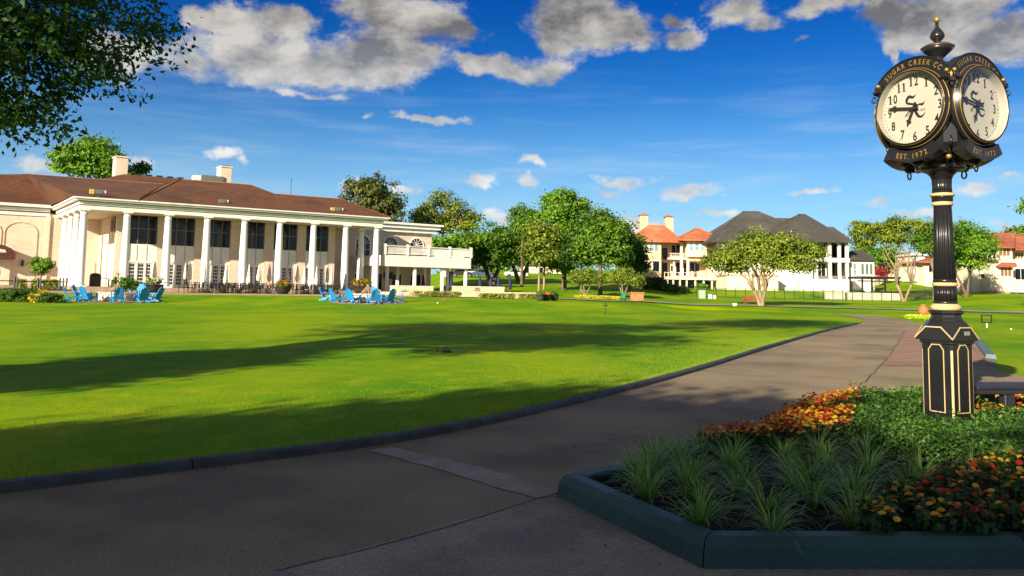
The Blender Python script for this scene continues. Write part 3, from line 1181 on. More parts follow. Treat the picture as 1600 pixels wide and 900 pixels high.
# floodlights on the roof
def floodlight(px, py, s_off, label):
    t = .1
    s, t, z = solve_roof(px, py, t)
    r_ = empty('floodlight', B(s, t, z - .1), label, 'floodlight', rz=BANG)
    MB().box(-.5, .05, -.2, .2, -.05, .28).build('lamp_housing', M_mull, r_)
    MB().box(.1, .32, -.12, .12, .02, .26).build('lamp', M_white, r_)
    MB().box(-.3, -.2, -.1, .3, -.35, -.05).build('bracket', M_mull, r_)
    return r_
f1 = floodlight(159, 300.5, 0, 'grey floodlight with yellow box on the brown roof near the left end of the porch')
MB().box(-.95, -.6, -.15, .15, -.1, .3).build('yellow_box', mat('yellow_plastic', (.6, .45, .12)), f1)
floodlight(351, 315, 0, 'small grey floodlight on the roof above the middle columns')
f3 = floodlight(531, 327.5, 0, 'grey floodlight with a pale box on the roof near the right end of the porch')
MB().box(-.95, -.6, -.15, .15, -.1, .25).build('side_box', mat('yellow_plastic', (.6, .45, .12)), f3)

# ---------------------------------------------------------------- houses beyond the course
M_stucco = mat('peach_stucco', (.66, .46, .29), (.58, .40, .25), rough=.9, scale=1.2)
M_stucco2 = mat('cream_stucco', (.72, .62, .46), (.66, .56, .42), rough=.9, scale=1.0)
M_swhite = mat('white_stucco', (.66, .64, .59), (.58, .56, .51), rough=.9, scale=.6)
M_tile = shingle('orange_roof_tiles', (.50, .15, .06), (.36, .10, .04), (.55, .20, .09), row=.16)
M_tile2 = shingle('red_roof_tiles', (.36, .10, .05), (.26, .07, .04), (.42, .15, .08), row=.16)
M_slate = shingle('grey_shingles', (.062, .059, .050), (.045, .043, .037), (.082, .078, .064), row=.10)
M_skyglass = glassmat('pale_window_glass', (.22, .32, .33), .1)
M_brown = mat('brown_shutter', (.22, .11, .04), rough=.7)

class House:
    def __init__(s, name, px, Y, label, cat='house'):
        s.Y = Y
        g = at(px, Y)
        s.root = empty(name, g, label, cat)
        s.o = g
    def X(s, px, Y=None):
        return P(px, 455, Y or s.Y).x - s.o.x
    def Z(s, px, py, Y=None):
        return P(px, py, Y or s.Y).z - s.o.z
    def box(s, name, m, px0, px1, py0, py1, d0=0., d1=8., parent=None):
        """rectangle seen between two columns and two rows, from depth d0 to d1 behind the front"""
        Yf = s.Y + d0
        pm = (px0 + px1) / 2
        mb = MB().box(s.X(px0, Yf), s.X(px1, Yf), d0, d1, s.Z(pm, py1, Yf), s.Z(pm, py0, Yf))
        return mb.build(name, m, parent or s.root)
    def win(s, px0, px1, py0, py1, d=0., m=None, mm=None, nx=1, ny=1, name='window'):
        m = m or M_glassd
        w = s.box(name, m, px0, px1, py0, py1, d - .06, d - .005)
        Yf = s.Y + d
        pm = (px0 + px1) / 2
        x0, x1, z0, z1 = s.X(px0, Yf), s.X(px1, Yf), s.Z(pm, py1, Yf), s.Z(pm, py0, Yf)
        mb = MB()
        b = .07
        mb.box(x0 - b, x0, d - .1, d - .004, z0 - b, z1 + b).box(x1, x1 + b, d - .1, d - .004, z0 - b, z1 + b)
        mb.box(x0, x1, d - .1, d - .004, z1, z1 + b).box(x0, x1, d - .12, d - .004, z0 - b, z0)
        for i in range(1, nx):
            xx = x0 + (x1 - x0) * i / nx
            mb.box(xx - .03, xx + .03, d - .09, d - .061, z0, z1)
        for i in range(1, ny):
            zz = z0 + (z1 - z0) * i / ny
            mb.box(x0, x1, d - .088, d - .0615, zz - .03, zz + .03)
        mb.build('window_frame', mm or M_white, w)
        return w
    def hip(s, m, px0, px1, pye, rpx0, rpx1, pyr, d0, d1, rd=None, name='roof', soff=True):
        rd = (d0 + d1) / 2 if rd is None else rd
        pm = (px0 + px1) / 2
        x0, x1, z0 = s.X(px0, s.Y + d0), s.X(px1, s.Y + d0), s.Z(pm, pye, s.Y + d0)
        rx0, rx1 = s.X(rpx0, s.Y + rd), s.X(rpx1, s.Y + rd)
        zr = s.Z((rpx0 + rpx1) / 2, pyr, s.Y + rd)
        vs = [(x0, d0, z0), (x1, d0, z0), (x1, d1, z0), (x0, d1, z0), (rx0, rd, zr), (rx1, rd, zr)]
        vs += [(x, y, z0 - .18) for x, y, z in vs[:4]]
        fs = [(0, 1, 5, 4), (1, 2, 5), (2, 3, 4, 5), (3, 0, 4), (6, 7, 1, 0), (7, 8, 2, 1), (8, 9, 3, 2), (9, 6, 0, 3), (9, 8, 7, 6)]
        r = MB().add(vs, fs).build(name, m, s.root)
        mb = MB()
        for a, b in ((0, 4), (1, 5), (4, 5)):
            mb.tube([vs[a], vs[b]], .09, 4, False)
        mb.build('ridge_cap', m, r)
        return r

# peach house
h = House('peach_house', 1050, 128, 'peach stucco house with orange tile roof, two chimneys and a raised rear deck')
h.box('wall', M_stucco, 996, 1033, 377, 450, 0, 10)
h.box('wall', M_stucco, 1033, 1106, 378, 437, 3.5, 12)
h.box('wall', M_stucco, 1106, 1132, 375, 440, 1.5, 12)
h.box('bay_wall', M_stucco2, 1074, 1105, 375, 401, -.6, 3.4)
h.box('bay_wall', M_stucco, 1077, 1103, 401.1, 408, .2, 3.4)
h.hip(M_tile, 982, 1068, 376.5, 1013, 1038, 352.5, -1, 11)
h.hip(M_tile, 1060, 1138, 374.5, 1086, 1092, 357, -1.8, 11)
for a, b, t in ((1000, 1012, 336.5), (1040, 1052, 339)):
    c = h.box('chimney', M_stucco, a, b, t, 365, 5, 6.6)
    x0, x1 = h.X(a - 2, h.Y + 5), h.X(b + 2, h.Y + 5)
    z = h.Z((a + b) / 2, t, h.Y + 5)
    xm = (x0 + x1) / 2
    MB().add([(x0, 4.8, z), (x1, 4.8, z), (x1, 6.8, z), (x0, 6.8, z), (xm, 5.8, z + .5)], [(0, 1, 4), (1, 2, 4), (2, 3, 4), (3, 0, 4), (3, 2, 1, 0)]).build('chimney_cap', M_tile, c)
for a in (1006.5, 1014.5, 1022.5):
    h.win(a, a + 5.5, 378.5, 393, 0, M_skyglass)
h.win(1020, 1030, 408, 424, 0)
h.win(1002, 1004.5, 408, 418, 0, M_skyglass)
h.win(1034, 1043, 387, 406, 3.5)
h.win(1034, 1043, 410, 432, 3.5)
h.win(1049, 1062, 383, 400, 3.5, nx=2)
h.win(1048, 1052, 415, 424, 3.5)
h.win(1056, 1064, 410, 431, 3.5)
h.win(1068, 1075, 411, 431, 3.5)
h.win(1078, 1093, 410, 424, 3.5, nx=2)
for a in (1077, 1086, 1095):
    h.win(a, a + 6, 379, 391, -.6, M_skyglass, ny=2)
h.win(1119, 1125, 382, 394, 1.5, M_skyglass)
h.box('balcony', M_stucco2, 1046, 1076, 402, 405.5, .5, 3.4)
mb = MB()
for k in range(12):
    x = h.X(1047 + k * 2.4, h.Y + .6)
    mb.box(x, x + .05, .6, .65, h.Z(1060, 402, h.Y), h.Z(1060, 396, h.Y))
mb.box(h.X(1046, h.Y + .6), h.X(1076, h.Y + .6), .58, .67, h.Z(1060, 396, h.Y), h.Z(1060, 395.3, h.Y))
mb.build('balcony_rail', M_stucco2, h.root)
for a in (1063.5, 1073.6):
    h.box('pillar', M_stucco2, a, a + 3.2, 377, 432, .2, .7)
h.box('pillar', M_stucco2, 1052, 1054.5, 409, 432, .8, 1.2)
h.box('deck', M_stucco2, 1038, 1119, 433, 437, -3.0, 3.4)
mb = MB()
zt, zb = h.Z(1080, 426, h.Y - 3), h.Z(1080, 433, h.Y - 3)
mb.box(h.X(1038, h.Y - 3), h.X(1119, h.Y - 3), -2.95, -2.88, zt - .06, zt)
for k in range(15):
    x = h.X(1038 + k * 5.7, h.Y - 3)
    mb.box(x, x + .09, -2.96, -2.87, zb, zt + .04)
mb.build('deck_rail', M_stucco2, h.root)
for a in (1042, 1051, 1061.5, 1072, 1085.5, 1098.5, 1111.5):
    h.box('deck_pier', M_stucco2, a, a + 2.3, 437.2, 453, -2.7, -2.4)
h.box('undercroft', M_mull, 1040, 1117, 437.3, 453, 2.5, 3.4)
h.box('garden_wall', M_stucco2, 1136, 1216, 431, 462, -9, -3)
h.box('wall_coping', M_stucco, 1134, 1218, 428.5, 430.9, -9.2, -2.8)
mb = MB()
for k in range(8):
    x0 = h.X(1121 + k * 2.0, h.Y - 3)
    mb.box(x0, x0 + .22, -3.6, -2.2, 0, h.Z(1128, 437 + k * 2.2, h.Y - 3))
mb.build('stair', M_stucco2, h.root)
MB().tube([(h.X(1119, h.Y - 3), -3.7, h.Z(1128, 433, h.Y - 3)), (h.X(1137, h.Y - 3), -3.7, h.Z(1128, 450, h.Y - 3))], .05, 4).build('stair_rail', M_iron, h.root)

# white house with dark roof
h = House('white_house', 1230, 121, 'white house with big dark grey shingle roof and two tiers of porch columns')
h.box('wall', M_swhite, 1130, 1292, 377, 460, 1.5, 16)
h.box('wall', M_swhite, 1272, 1329, 374.5, 377.5, -.6, 6)
h.box('floor_band', M_swhite, 1266, 1329, 403, 409.5, -.6, 4)
h.box('podium', M_swhite, 1250, 1330, 436, 460, -.6, 6)
h.box('wall', M_swhite, 1292.3, 1328, 377.6, 436, 4.2, 10)
for a in (1266, 1274.5, 1296, 1311, 1323):
    h.box('porch_column', M_swhite, a, a + 4.2, 377.6, 402.9, -.5, -.05)
    h.box('porch_column', M_swhite, a, a + 4.2, 409.6, 435.9, -.5, -.05)
h.win(1301, 1309, 381, 402, 4.2)
h.win(1316, 1321, 381, 402, 4.2)
h.win(1279, 1292, 383, 402, 1.5, nx=2)
h.win(1277, 1290, 412, 433, 1.5, nx=2)
h.win(1301, 1310, 411, 435, 4.2, nx=2)
h.win(1316, 1321, 411, 430, 4.2)
for a, b in ((1279, 1295), (1301, 1310), (1316, 1322)):
    h.box('porch_rail', M_mull, a, b, 431, 435.8, -.3, -.24)
h.win(1250, 1257, 412, 424, 1.5, nx=2)
h.hip(M_slate, 1110, 1305, 378, 1162, 1187, 330.8, .5, 17)
h.hip(M_slate, 1180, 1332, 376, 1250, 1259.5, 335, -1.5, 14)
h.hip(M_slate, 1150, 1290, 376, 1205, 1238, 341.5, 2, 15)
h.hip(M_slate, 1225, 1332, 375, 1288, 1304, 355.3, -1.3, 9)
h.box('wing_wall', M_swhite, 1330, 1367, 404, 458, 1, 9)
h.hip(M_slate, 1326, 1370, 404.5, 1332, 1348, 392, .3, 10)
for a in (1346, 1353, 1359.5):
    h.win(a, a + 4.5, 412.5, 429, 1, mat('green_glass', (.10, .16, .11), rough=.1))
h.win(1334, 1338, 412, 430, 1, M_skyglass, ny=2)
mb = MB()
for k in range(9):
    x0 = h.X(1332 + k * 2.1, h.Y)
    mb.box(x0, x0 + .24, -.4, .7, 0, h.Z(1340, 439 + k * 2.1, h.Y))
mb.build('side_stair', M_mull, h.root)

# pergola
g0 = at(1376, 112)
r_ = empty('pergola', g0, 'black flat topped pergola beside the white house behind the iron fence', 'pergola')
px2x = lambda px, Y: P(px, 455, Y).x - g0.x
zt = P(1376, 433.5, 112).z - g0.z
zb = P(1376, 457, 112).z - g0.z
for px in (1347, 1382, 1403.5):
    for dy in (0, 4):
        MB().box(px2x(px, 112), px2x(px, 112) + .2, dy, dy + .2, zb - .5, zt - .2).build('post', M_iron, r_)
MB().box(px2x(1345, 112), px2x(1407, 112), -.1, .15, zt - .19, zt).build('beam', M_iron, r_)
MB().box(px2x(1345, 112), px2x(1407, 112), 4.0, 4.25, zt - .19, zt).build('beam', M_iron, r_)
MB().box(px2x(1339, 112), px2x(1408, 112), -.3, -.12, zt - .62, zt - .45).build('beam', M_iron, r_)
for k in range(13):
    x = px2x(1346 + k * 5, 112)
    MB().box(x, x + .08, -.3, 4.5, zt + .003, zt + .13).build('rafter', M_iron, r_)
# things on the pool deck
M_lowwall = mat('pale_block_wall', (.50, .46, .38), (.44, .40, .33), rough=.9)
for i, (a, b, y0, y1, lab) in enumerate([(1290, 1320, 456.5, 463.5, 'low pale garden wall at the foot of the white house'), (1325, 1410, 457, 465.5, 'long low pale wall under the black pergola')]):
    q = at((a + b) / 2, 108.5)
    x0, x1 = P(a, 455, 108.5).x - q.x, P(b, 455, 108.5).x - q.x
    z1 = P(a, y0, 108.5).z - q.z
    r2 = empty('garden_wall', q, lab, 'wall')
    MB().box(x0, x1, 0, .4, -.4, z1 - .08).build('wall_body', M_lowwall, r2)
    MB().box(x0 - .05, x1 + .05, -.05, .45, z1 - .078, z1).build('coping', M_swhite, r2)
def patio_set(px, Y, zoff, label):
    q = at(px, Y, zoff)
    r2 = empty('patio_table', q, label, 'table')
    MB().lathe([(.6, .70), (.6, .74)], n=14).build('table_top', M_iron, r2)
    mb = MB()
    for a in range(4):
        t = a * math.pi / 2
        mb.tube([(.45 * math.cos(t), .45 * math.sin(t), .69), (.5 * math.cos(t), .5 * math.sin(t), 0)], .025, 4)
    mb.build('leg', M_iron, r2)
patio_set(1272, 109.5, .25, 'dark round table in front of the white wall of the white house')
patio_set(1396, 110.5, .7, 'dark round table beneath the right end of the pergola')

# iron fence
q0 = at(1250, 106)
fence = empty('iron_fence', q0, 'long thin black iron fence running below the houses across the fairway', 'fence')
pxs = []
px = 1043
while px < 1416:
    pxs.append(px)
    px += 15.2
fy = lambda px: 106 - (px - 1250) * .012
prev = None
post_me = None
for px in pxs + [1430, 1445, 1460]:
    q = at(px, fy(px))
    if post_me is None:
        o = MB().box(-.035, .035, -.035, .035, -.1, 1.42).box(-.05, .05, -.05, .05, 1.42, 1.46).build('fence_post', M_iron, fence)
        post_me = o
    else:
        o = post_me.copy()
        COL.objects.link(o)
    o.location = q - q0
    if prev is not None:
        for zz in (.18, 1.3):
            MB().tube([prev - q0 + Vector((0, 0, zz)), q - q0 + Vector((0, 0, zz))], .018, 4, False).build('fence_rail', M_iron, fence)
        mb = MB()
        npk = 9 if px <= 1416 else 11
        w_ = .006 if px <= 1416 else .022
        for k in range(1, npk):
            p_ = prev.lerp(q, k / npk) - q0
            mb.box(p_.x - w_, p_.x + w_, p_.y - w_, p_.y + w_, p_.z + .1, p_.z + 1.36)
        tag(mb.build('picket', M_iron, fence), kind='stuff')
    prev = q

# right house
h = House('red_tile_house', 1585, 118, 'cream house with red tile roof and brown shutters at the right edge')
h.box('wall', M_stucco2, 1519, 1547, 404, 462, 2, 12)
h.box('wall', M_stucco2, 1547, 1584, 384, 464, 0, 12)
h.box('wall', M_stucco2, 1584, 1660, 384, 464, 2.5, 12)
h.hip(M_tile2, 1543, 1588, 385.5, 1551, 1590, 364.5, -1, 13)
h.hip(M_tile2, 1575, 1700, 390, 1590, 1680, 368, .5, 13)
h.hip(M_tile2, 1513, 1549, 405, 1530, 1552, 397, 1, 12)
h.hip(M_tile2, 1563, 1590, 415.5, 1566, 1588, 411, -1.0, 1, name='porch_roof')
h.win(1562.5, 1580, 388.5, 400, 0, M_brown, nx=3)
h.win(1564, 1581, 418, 431.5, 0, M_brown, nx=3)
h.win(1587, 1600, 395, 404, 2.5, M_brown, nx=3)
h.win(1552, 1559, 388, 397, 0, M_skyglass)
h.win(1536, 1546, 417, 434, 2)
h.win(1529, 1533, 417, 430, 2, M_skyglass)
h.win(1587, 1604, 420, 437, 2.5, nx=2)
h.box('balcony', M_stucco2, 1550, 1562, 400.5, 406, -1.2, -.01)
h.box('balcony_rail', M_iron, 1534, 1548, 428, 434, 1.2, 1.25)
h.box('patio_wall', M_swhite, 1580, 1640, 449, 457, -3, -2.6)
h.box('patio_slab', M_pave, 1560, 1660, 456, 466, -2.5, 2.4)
# house behind the clock
h = House('cream_house', 1490, 140, 'cream house with low red roof partly hidden behind the clock column')
h.box('wall', M_swhite, 1432, 1447, 397, 440, 2, 10)
h.box('wall', M_stucco2, 1444, 1556, 408, 455, 0, 10)
h.hip(M_tile2, 1440, 1560, 410, 1455, 1545, 400, -1.2, 11)
h.hip(M_swhite, 1431, 1449, 397.5, 1436, 1446, 393, 1.5, 9, name='gable')
h.win(1452, 1457, 415, 425, 0)
h = House('grey_roof_house', 1410, 175, 'small pinkish house with grey roof seen between bare oak limbs')
h.box('wall', M_stucco, 1386, 1436, 416, 446, 0, 9)
h.hip(M_slate, 1383, 1438, 417, 1398, 1424, 396, -1, 10)
h.win(1418, 1424, 423, 432, 0)
h.win(1397, 1402, 423, 432, 0)
h = House('pale_house', 830, 185, 'pale house glimpsed beneath the oaks behind the parked white car')
h.box('wall', M_stucco2, 812, 880, 412, 445, 0, 9)
h.hip(M_slate, 808, 884, 413, 822, 868, 400, -1, 10)
h.win(820, 826, 418, 428, 0)
h.win(842, 848, 418, 428, 0)
h = House('white_cottage', 735, 175, 'white cottage far behind the balcony of the clubhouse')
h.box('wall', M_swhite, 690, 748, 418, 440, 0, 8)
h.hip(M_slate, 686, 752, 419, 700, 738, 406, -1, 9)
h.win(712, 718, 423, 431, 0)

# cars
def car(name, q, rz, col, label, glass=None, sc_=1.0):
    r = empty(name, q, label, 'car', rz=rz)
    m = mat('car_paint_' + name + str(round(col[0] * 100)), col, col, rough=.25, spec=.6, coat=.6)
    mb = MB()
    prof = [(-2.2, .35), (2.2, .35), (2.25, .65), (2.1, .88), (1.15, .98), (.5, 1.40), (-.9, 1.45), (-1.7, 1.05), (-2.2, .98), (-2.28, .6)]
    mb.vprism(prof, -.82, .82)
    mb.build('body', m, r)
    mb = MB()
    for y in (-.83, .822):
        mb.vprism([(1.0, 1.0), (.45, 1.36), (-.85, 1.40), (-1.45, 1.05)], y, y + .01)
    mb.add([(1.17, -.7, 1.0), (1.17, .7, 1.0), (.53, .7, 1.40), (.53, -.7, 1.40)], [(0, 1, 2, 3)])
    mb.build('window', M_glassd, r)
    for x in (-1.35, 1.4):
        for y in (-.80, .80):
            w = MB().lathe([(.33, -.1), (.33, .1)], n=14, axis='y', cx=x, cy=y, cz=.33).build('wheel', M_iron, r)
            MB().lathe([(.2, -.115), (.2, .115)], n=10, axis='y', cx=x, cy=y, cz=.33).build('rim', mat('rim_metal', (.5, .5, .5), rough=.3, metal=1), w)
    for y in (-.6, .6):
        MB().box(2.2, 2.27, y - .15, y + .15, .62, .76).build('headlight', M_white, r)
    return r
car('parked_car', hit(806, 433.5), .1, (.55, .57, .58), 'white sedan parked on the bank beneath the oaks')
car('parked_car', hit(757, 433.5), .0, (.05, .08, .14), 'dark blue car parked left of the white sedan')
car('parked_car', at(722, 152), .0, (.02, .025, .03), 'black car parked behind the balcony posts')
car('parked_car', at(1429, 152), math.pi, (.30, .36, .44), 'silver blue hatchback parked behind the fence near the bare oak')

# ---------------------------------------------------------------- trees
LM_oak = leafmat('oak_leaves', (.028, .085, .006), (.17, .32, .018))
LM_bright = leafmat('bright_leaves', (.035, .12, .006), (.22, .40, .02))
LM_olive = leafmat('olive_leaves', (.05, .10, .010), (.30, .37, .03))
LM_dark = leafmat('dark_leaves', (.014, .045, .006), (.075, .16, .015))
LM_moss = leafmat('mossy_leaves', (.06, .07, .03), (.24, .22, .11))
LM_mag = leafmat('magnolia_leaves', (.025, .055, .010), (.17, .19, .04))
M_bark = mat('grey_brown_bark', (.16, .115, .075), (.08, .06, .042), rough=.95, scale=5, bump=.8, bscale=14, stretch=(1, 1, .35))
M_barkp = mat('pale_bark', (.30, .23, .13), (.18, .135, .08), rough=.95, scale=3, bump=.5, bscale=10, stretch=(1, 1, .35))

def crown(blobs, nleaf, size, ncl, cs, seed, flat=1.0, aspect=.6):
    rng = np.random.default_rng(seed)
    bl = np.array(blobs, float)
    vol = (bl[:, 3] * bl[:, 4] * bl[:, 5]) ** .72
    idx = rng.choice(len(bl), ncl, p=vol / vol.sum())
    d = unit(rng.normal(size=(ncl, 3)))
    d[:, 2] = np.where(d[:, 2] < -.55, -d[:, 2] * .6, d[:, 2])
    rr = rng.random(ncl) ** .33
    rr = np.clip(rr, .35, 1.0) * (1 + rng.normal(size=ncl) * .26)
    cc = bl[idx, :3] + d * rr[:, None] * bl[idx, 3:6]
    ctint = np.clip(rng.normal(.45, .22, ncl), 0, 1)
    cscale = cs * rng.uniform(.6, 1.3, ncl)
    li = rng.integers(0, ncl, nleaf)
    off = rng.normal(size=(nleaf, 3)) * cscale[li][:, None] * np.array([1, 1, .62 * flat])
    pts = cc[li] + off
    bias = unit(d[li] * .7 + unit(off) * .6 + np.array([0, 0, .55]))
    sz = size * rng.uniform(.6, 1.35, nleaf)
    tint = np.clip(ctint[li] + rng.normal(0, .16, nleaf), 0, 1)
    return leaf_quads(pts, sz, bias, aspect=aspect, rnd=.55, rng=rng), tint, cc

def limb(mb, a, b, r0, r1, rnd, n=6, seg=5, sag=0.0):
    a, b = Vector(a), Vector(b)
    L = (b - a).length
    pts = []
    rad = []
    for i in range(seg + 1):
        t = i / seg
        p = a.lerp(b, t)
        w = math.sin(t * math.pi) * L * .10
        p += Vector((rnd.uniform(-1, 1) * w, rnd.uniform(-1, 1) * w, (math.sin(t * math.pi) * L * sag) + rnd.uniform(-.3, .3) * w))
        pts.append(p)
        rad.append(r0 + (r1 - r0) * t)
    mb.tube(pts, rad, n)
    return pts

def tree(name, q, blobs, label, cat='tree', th=3.0, tr=.25, nleaf=7000, size=.34, ncl=160, cs=.55, mat_=None, bark=None, seed=1, nlimb=9, lean=(0, 0), group=None, twigs=26, stems=1, aspect=.6):
    rnd = random.Random(seed)
    r = empty(name, q, label, cat, group)
    Vt, tint, cc = crown(blobs, nleaf, size, ncl, cs, seed, aspect=aspect)
    quads_mesh('crown', Vt, mat_ or LM_oak, tint, parent=r)
    mb = MB()
    for st in range(stems):
        ang = 2 * math.pi * st / max(stems, 1) + rnd.random()
        bx = (math.cos(ang) * tr * .45, math.sin(ang) * tr * .4) if stems > 1 else (0, 0)
        spread = .42 * th if stems > 1 else 0
        tt = (bx[0] + lean[0] + math.cos(ang) * spread, bx[1] + lean[1] + math.sin(ang) * spread * .6, th)
        t0 = tr / (stems ** .4)
        mb.tube([(bx[0], bx[1], -.25), (bx[0] * 1.0, bx[1], .12), (bx[0] + (tt[0] - bx[0]) * .35, bx[1] + (tt[1] - bx[1]) * .35, th * .45), tt], [t0 * 1.5, t0 * 1.1, t0 * .85, t0 * .7], 8)
        k = max(2, nlimb // stems)
        bb = sorted(blobs, key=lambda b: (b[0] - tt[0]) ** 2 + (b[1] - tt[1]) ** 2) if stems > 1 else blobs
        for i in range(k):
            b = bb[i % len(bb)]
            e = (b[0] + rnd.uniform(-.4, .4) * b[3], b[1] + rnd.uniform(-.4, .4) * b[4], b[2] + rnd.uniform(-.1, .5) * b[5])
            pts = limb(mb, tt, e, t0 * .55, t0 * .12, rnd, 6, 5, .05)
            for j in range(twigs // k):
                c = cc[rnd.randrange(len(cc))]
                s = min(pts[2:], key=lambda p: (p - Vector(c)).length)
                if (s - Vector(c)).length < max(b[3:6]) * 1.3:
                    limb(mb, s, c, t0 * .16, t0 * .04, rnd, 4, 3)
    mb.build('trunk', bark or M_bark, r)
    return r

def pxtree(name, px, py, Y, blobs_px, label, q=None, **kw):
    """blobs given as (column, row, half width in columns, half height in rows) at the tree's own depth"""
    if q is None:
        q = at(px, Y) if py is None else hit(px, py)
    Y = q.y
    s = Y / 1250
    bl = []
    rnd = random.Random(kw.get('seed', 1))
    for (bx, by, rx, ry) in blobs_px:
        c = P(bx, by, Y)
        rr = rx * s
        bl.append((c.x - q.x, rnd.uniform(-.35, .35) * rr, c.z - q.z, rr, rr * .85, ry * s))
    return tree(name, q, bl, label, **kw)

pxtree('oak_tree', 150, None, 112, [(110, 243, 26, 18), (140, 238, 32, 20), (165, 250, 28, 20), (125, 262, 30, 18), (165, 270, 28, 14), (95, 262, 14, 10)],
       'leafy bright green tree rising behind the clubhouse roof beside the left chimney', th=10, tr=.4, nleaf=15000, size=.42, ncl=230, cs=.6, mat_=LM_bright, seed=3)
pxtree('oak_tree', 222, None, 118, [(214, 266, 8, 8), (226, 264, 8, 6), (210, 272, 10, 6)],
       'small tree top showing between the two chimneys above the roof', th=12, tr=.2, nleaf=1600, size=.4, ncl=40, cs=.4, mat_=LM_dark, seed=4)
pxtree('magnolia_tree', 578, None, 108, [(560, 300, 30, 22), (585, 305, 30, 26), (600, 325, 28, 24), (560, 325, 30, 24), (578, 292, 20, 14), (590, 350, 34, 24), (612, 318, 12, 14)],
       'dense olive green magnolia behind the right end of the clubhouse roof', th=6, tr=.3, nleaf=14000, size=.42, ncl=260, cs=.42, mat_=LM_mag, seed=5)
pxtree('mossy_oak', 704, None, 118, [(690, 315, 24, 20), (668, 332, 26, 14), (712, 330, 26, 20), (735, 345, 14, 16), (655, 345, 18, 14), (720, 355, 26, 16), (690, 350, 24, 20), (745, 340, 6, 10)],
       'airy tree hung with grey moss behind the balcony', th=9, tr=.3, nleaf=7000, size=.36, ncl=150, cs=.5, mat_=LM_olive, bark=M_barkp, seed=6, nlimb=14, twigs=60)
pxtree('mossy_oak', 690, None, 121, [(700, 355, 34, 20), (722, 345, 26, 18), (660, 350, 18, 12)],
       'tangle of grey mossy branches low in the airy tree by the balcony', th=8, tr=.2, nleaf=2600, size=.4, ncl=90, cs=.4, mat_=LM_moss, bark=M_barkp, seed=66, nlimb=14, twigs=70)
pxtree('oak_tree', 700, None, 112, [(690, 385, 40, 16), (720, 378, 24, 14), (712, 395, 30, 18)],
       'low bright green tree just above the balcony rail', th=3, tr=.2, nleaf=6000, size=.38, ncl=120, cs=.5, mat_=LM_bright, seed=7)
pxtree('live_oak', 768, None, 118, [(760, 380, 34, 22), (745, 400, 30, 24), (785, 375, 26, 20), (770, 405, 34, 22), (735, 385, 14, 14)],
       'broad round oak right of the balcony with olive patches', th=4, tr=.45, nleaf=15000, size=.42, ncl=260, cs=.6, mat_=LM_oak, seed=8, stems=2)
pxtree('live_oak', 812, None, 122, [(805, 385, 30, 24), (830, 395, 28, 26), (795, 405, 30, 18), (825, 372, 20, 14)],
       'wide dark oak above the white sedan', th=4, tr=.45, nleaf=13000, size=.42, ncl=230, cs=.6, mat_=LM_oak, seed=9, stems=2)
pxtree('tall_tree', 815, None, 112, [(812, 335, 16, 13), (822, 352, 22, 14), (835, 340, 16, 12), (805, 350, 8, 9)],
       'thin crowned tree whose feathery top stands left of the tallest tree', th=7, tr=.2, nleaf=3800, size=.34, ncl=95, cs=.5, mat_=LM_oak, seed=10)
pxtree('tall_tree', 882, None, 106, [(878, 312, 26, 15), (862, 322, 20, 14), (900, 325, 20, 18), (880, 335, 34, 20), (855, 345, 22, 16), (905, 350, 24, 20), (880, 362, 34, 20), (890, 390, 34, 24), (868, 400, 26, 22)],
       'tallest bright green tree in the middle of the row', th=5, tr=.28, nleaf=17000, size=.38, ncl=280, cs=.55, mat_=LM_bright, seed=11)
pxtree('tall_tree', 842, 456, 0, [(845, 375, 24, 20), (850, 400, 26, 22), (832, 395, 18, 18), (840, 360, 14, 10)],
       'slender trunked tree in the middle row, leftmost bare pale trunk', th=3.6, tr=.16, nleaf=7500, size=.36, ncl=140, cs=.5, mat_=LM_olive, bark=M_barkp, seed=12)
pxtree('tall_tree', 850, 453, 0, [(862, 385, 22, 22), (860, 408, 22, 18)],
       'slender tree just behind the leftmost pale trunk of the row', th=3.6, tr=.16, nleaf=5500, size=.36, ncl=110, cs=.5, mat_=LM_oak, bark=M_barkp, seed=13)
pxtree('tall_tree', 879, 454, 0, [(888, 395, 22, 22), (880, 415, 20, 14)],
       'slender tree whose thin brown trunk stands alone on the shaded bank', th=3.6, tr=.13, nleaf=5500, size=.36, ncl=110, cs=.5, mat_=LM_oak, seed=14)
pxtree('tall_tree', 938, 461, 0, [(935, 345, 24, 18), (950, 360, 24, 20), (925, 365, 26, 22), (945, 385, 30, 26), (960, 400, 22, 24), (925, 395, 26, 26)],
       'full green tree at the right half of the row, trunk above the yellow bed', th=4, tr=.25, nleaf=15000, size=.38, ncl=270, cs=.55, mat_=LM_oak, seed=15)
pxtree('tall_tree', 908, 458, 0, [(910, 375, 22, 22), (905, 400, 24, 22)],
       'narrow dark tree between the tallest tree and the full green tree', th=4, tr=.16, nleaf=7500, size=.36, ncl=150, cs=.5, mat_=LM_dark, seed=16)
pxtree('oak_tree', 985, 456, 0, [(985, 385, 18, 20), (990, 405, 18, 20), (975, 370, 14, 12), (998, 420, 14, 14)],
       'dark green oak leaning against the left side of the peach house', th=3, tr=.25, nleaf=9000, size=.36, ncl=170, cs=.5, mat_=LM_dark, seed=17)
pxtree('crape_myrtle', 914, 465, 0, [(905, 434, 13, 9), (918, 430, 14, 10), (928, 438, 10, 9), (898, 440, 8, 7)],
       'small round bush tree with several thin stems, left of a pair', th=1.3, tr=.10, nleaf=5200, size=.22, ncl=150, cs=.25, mat_=LM_olive, bark=M_barkp, seed=18, stems=3)
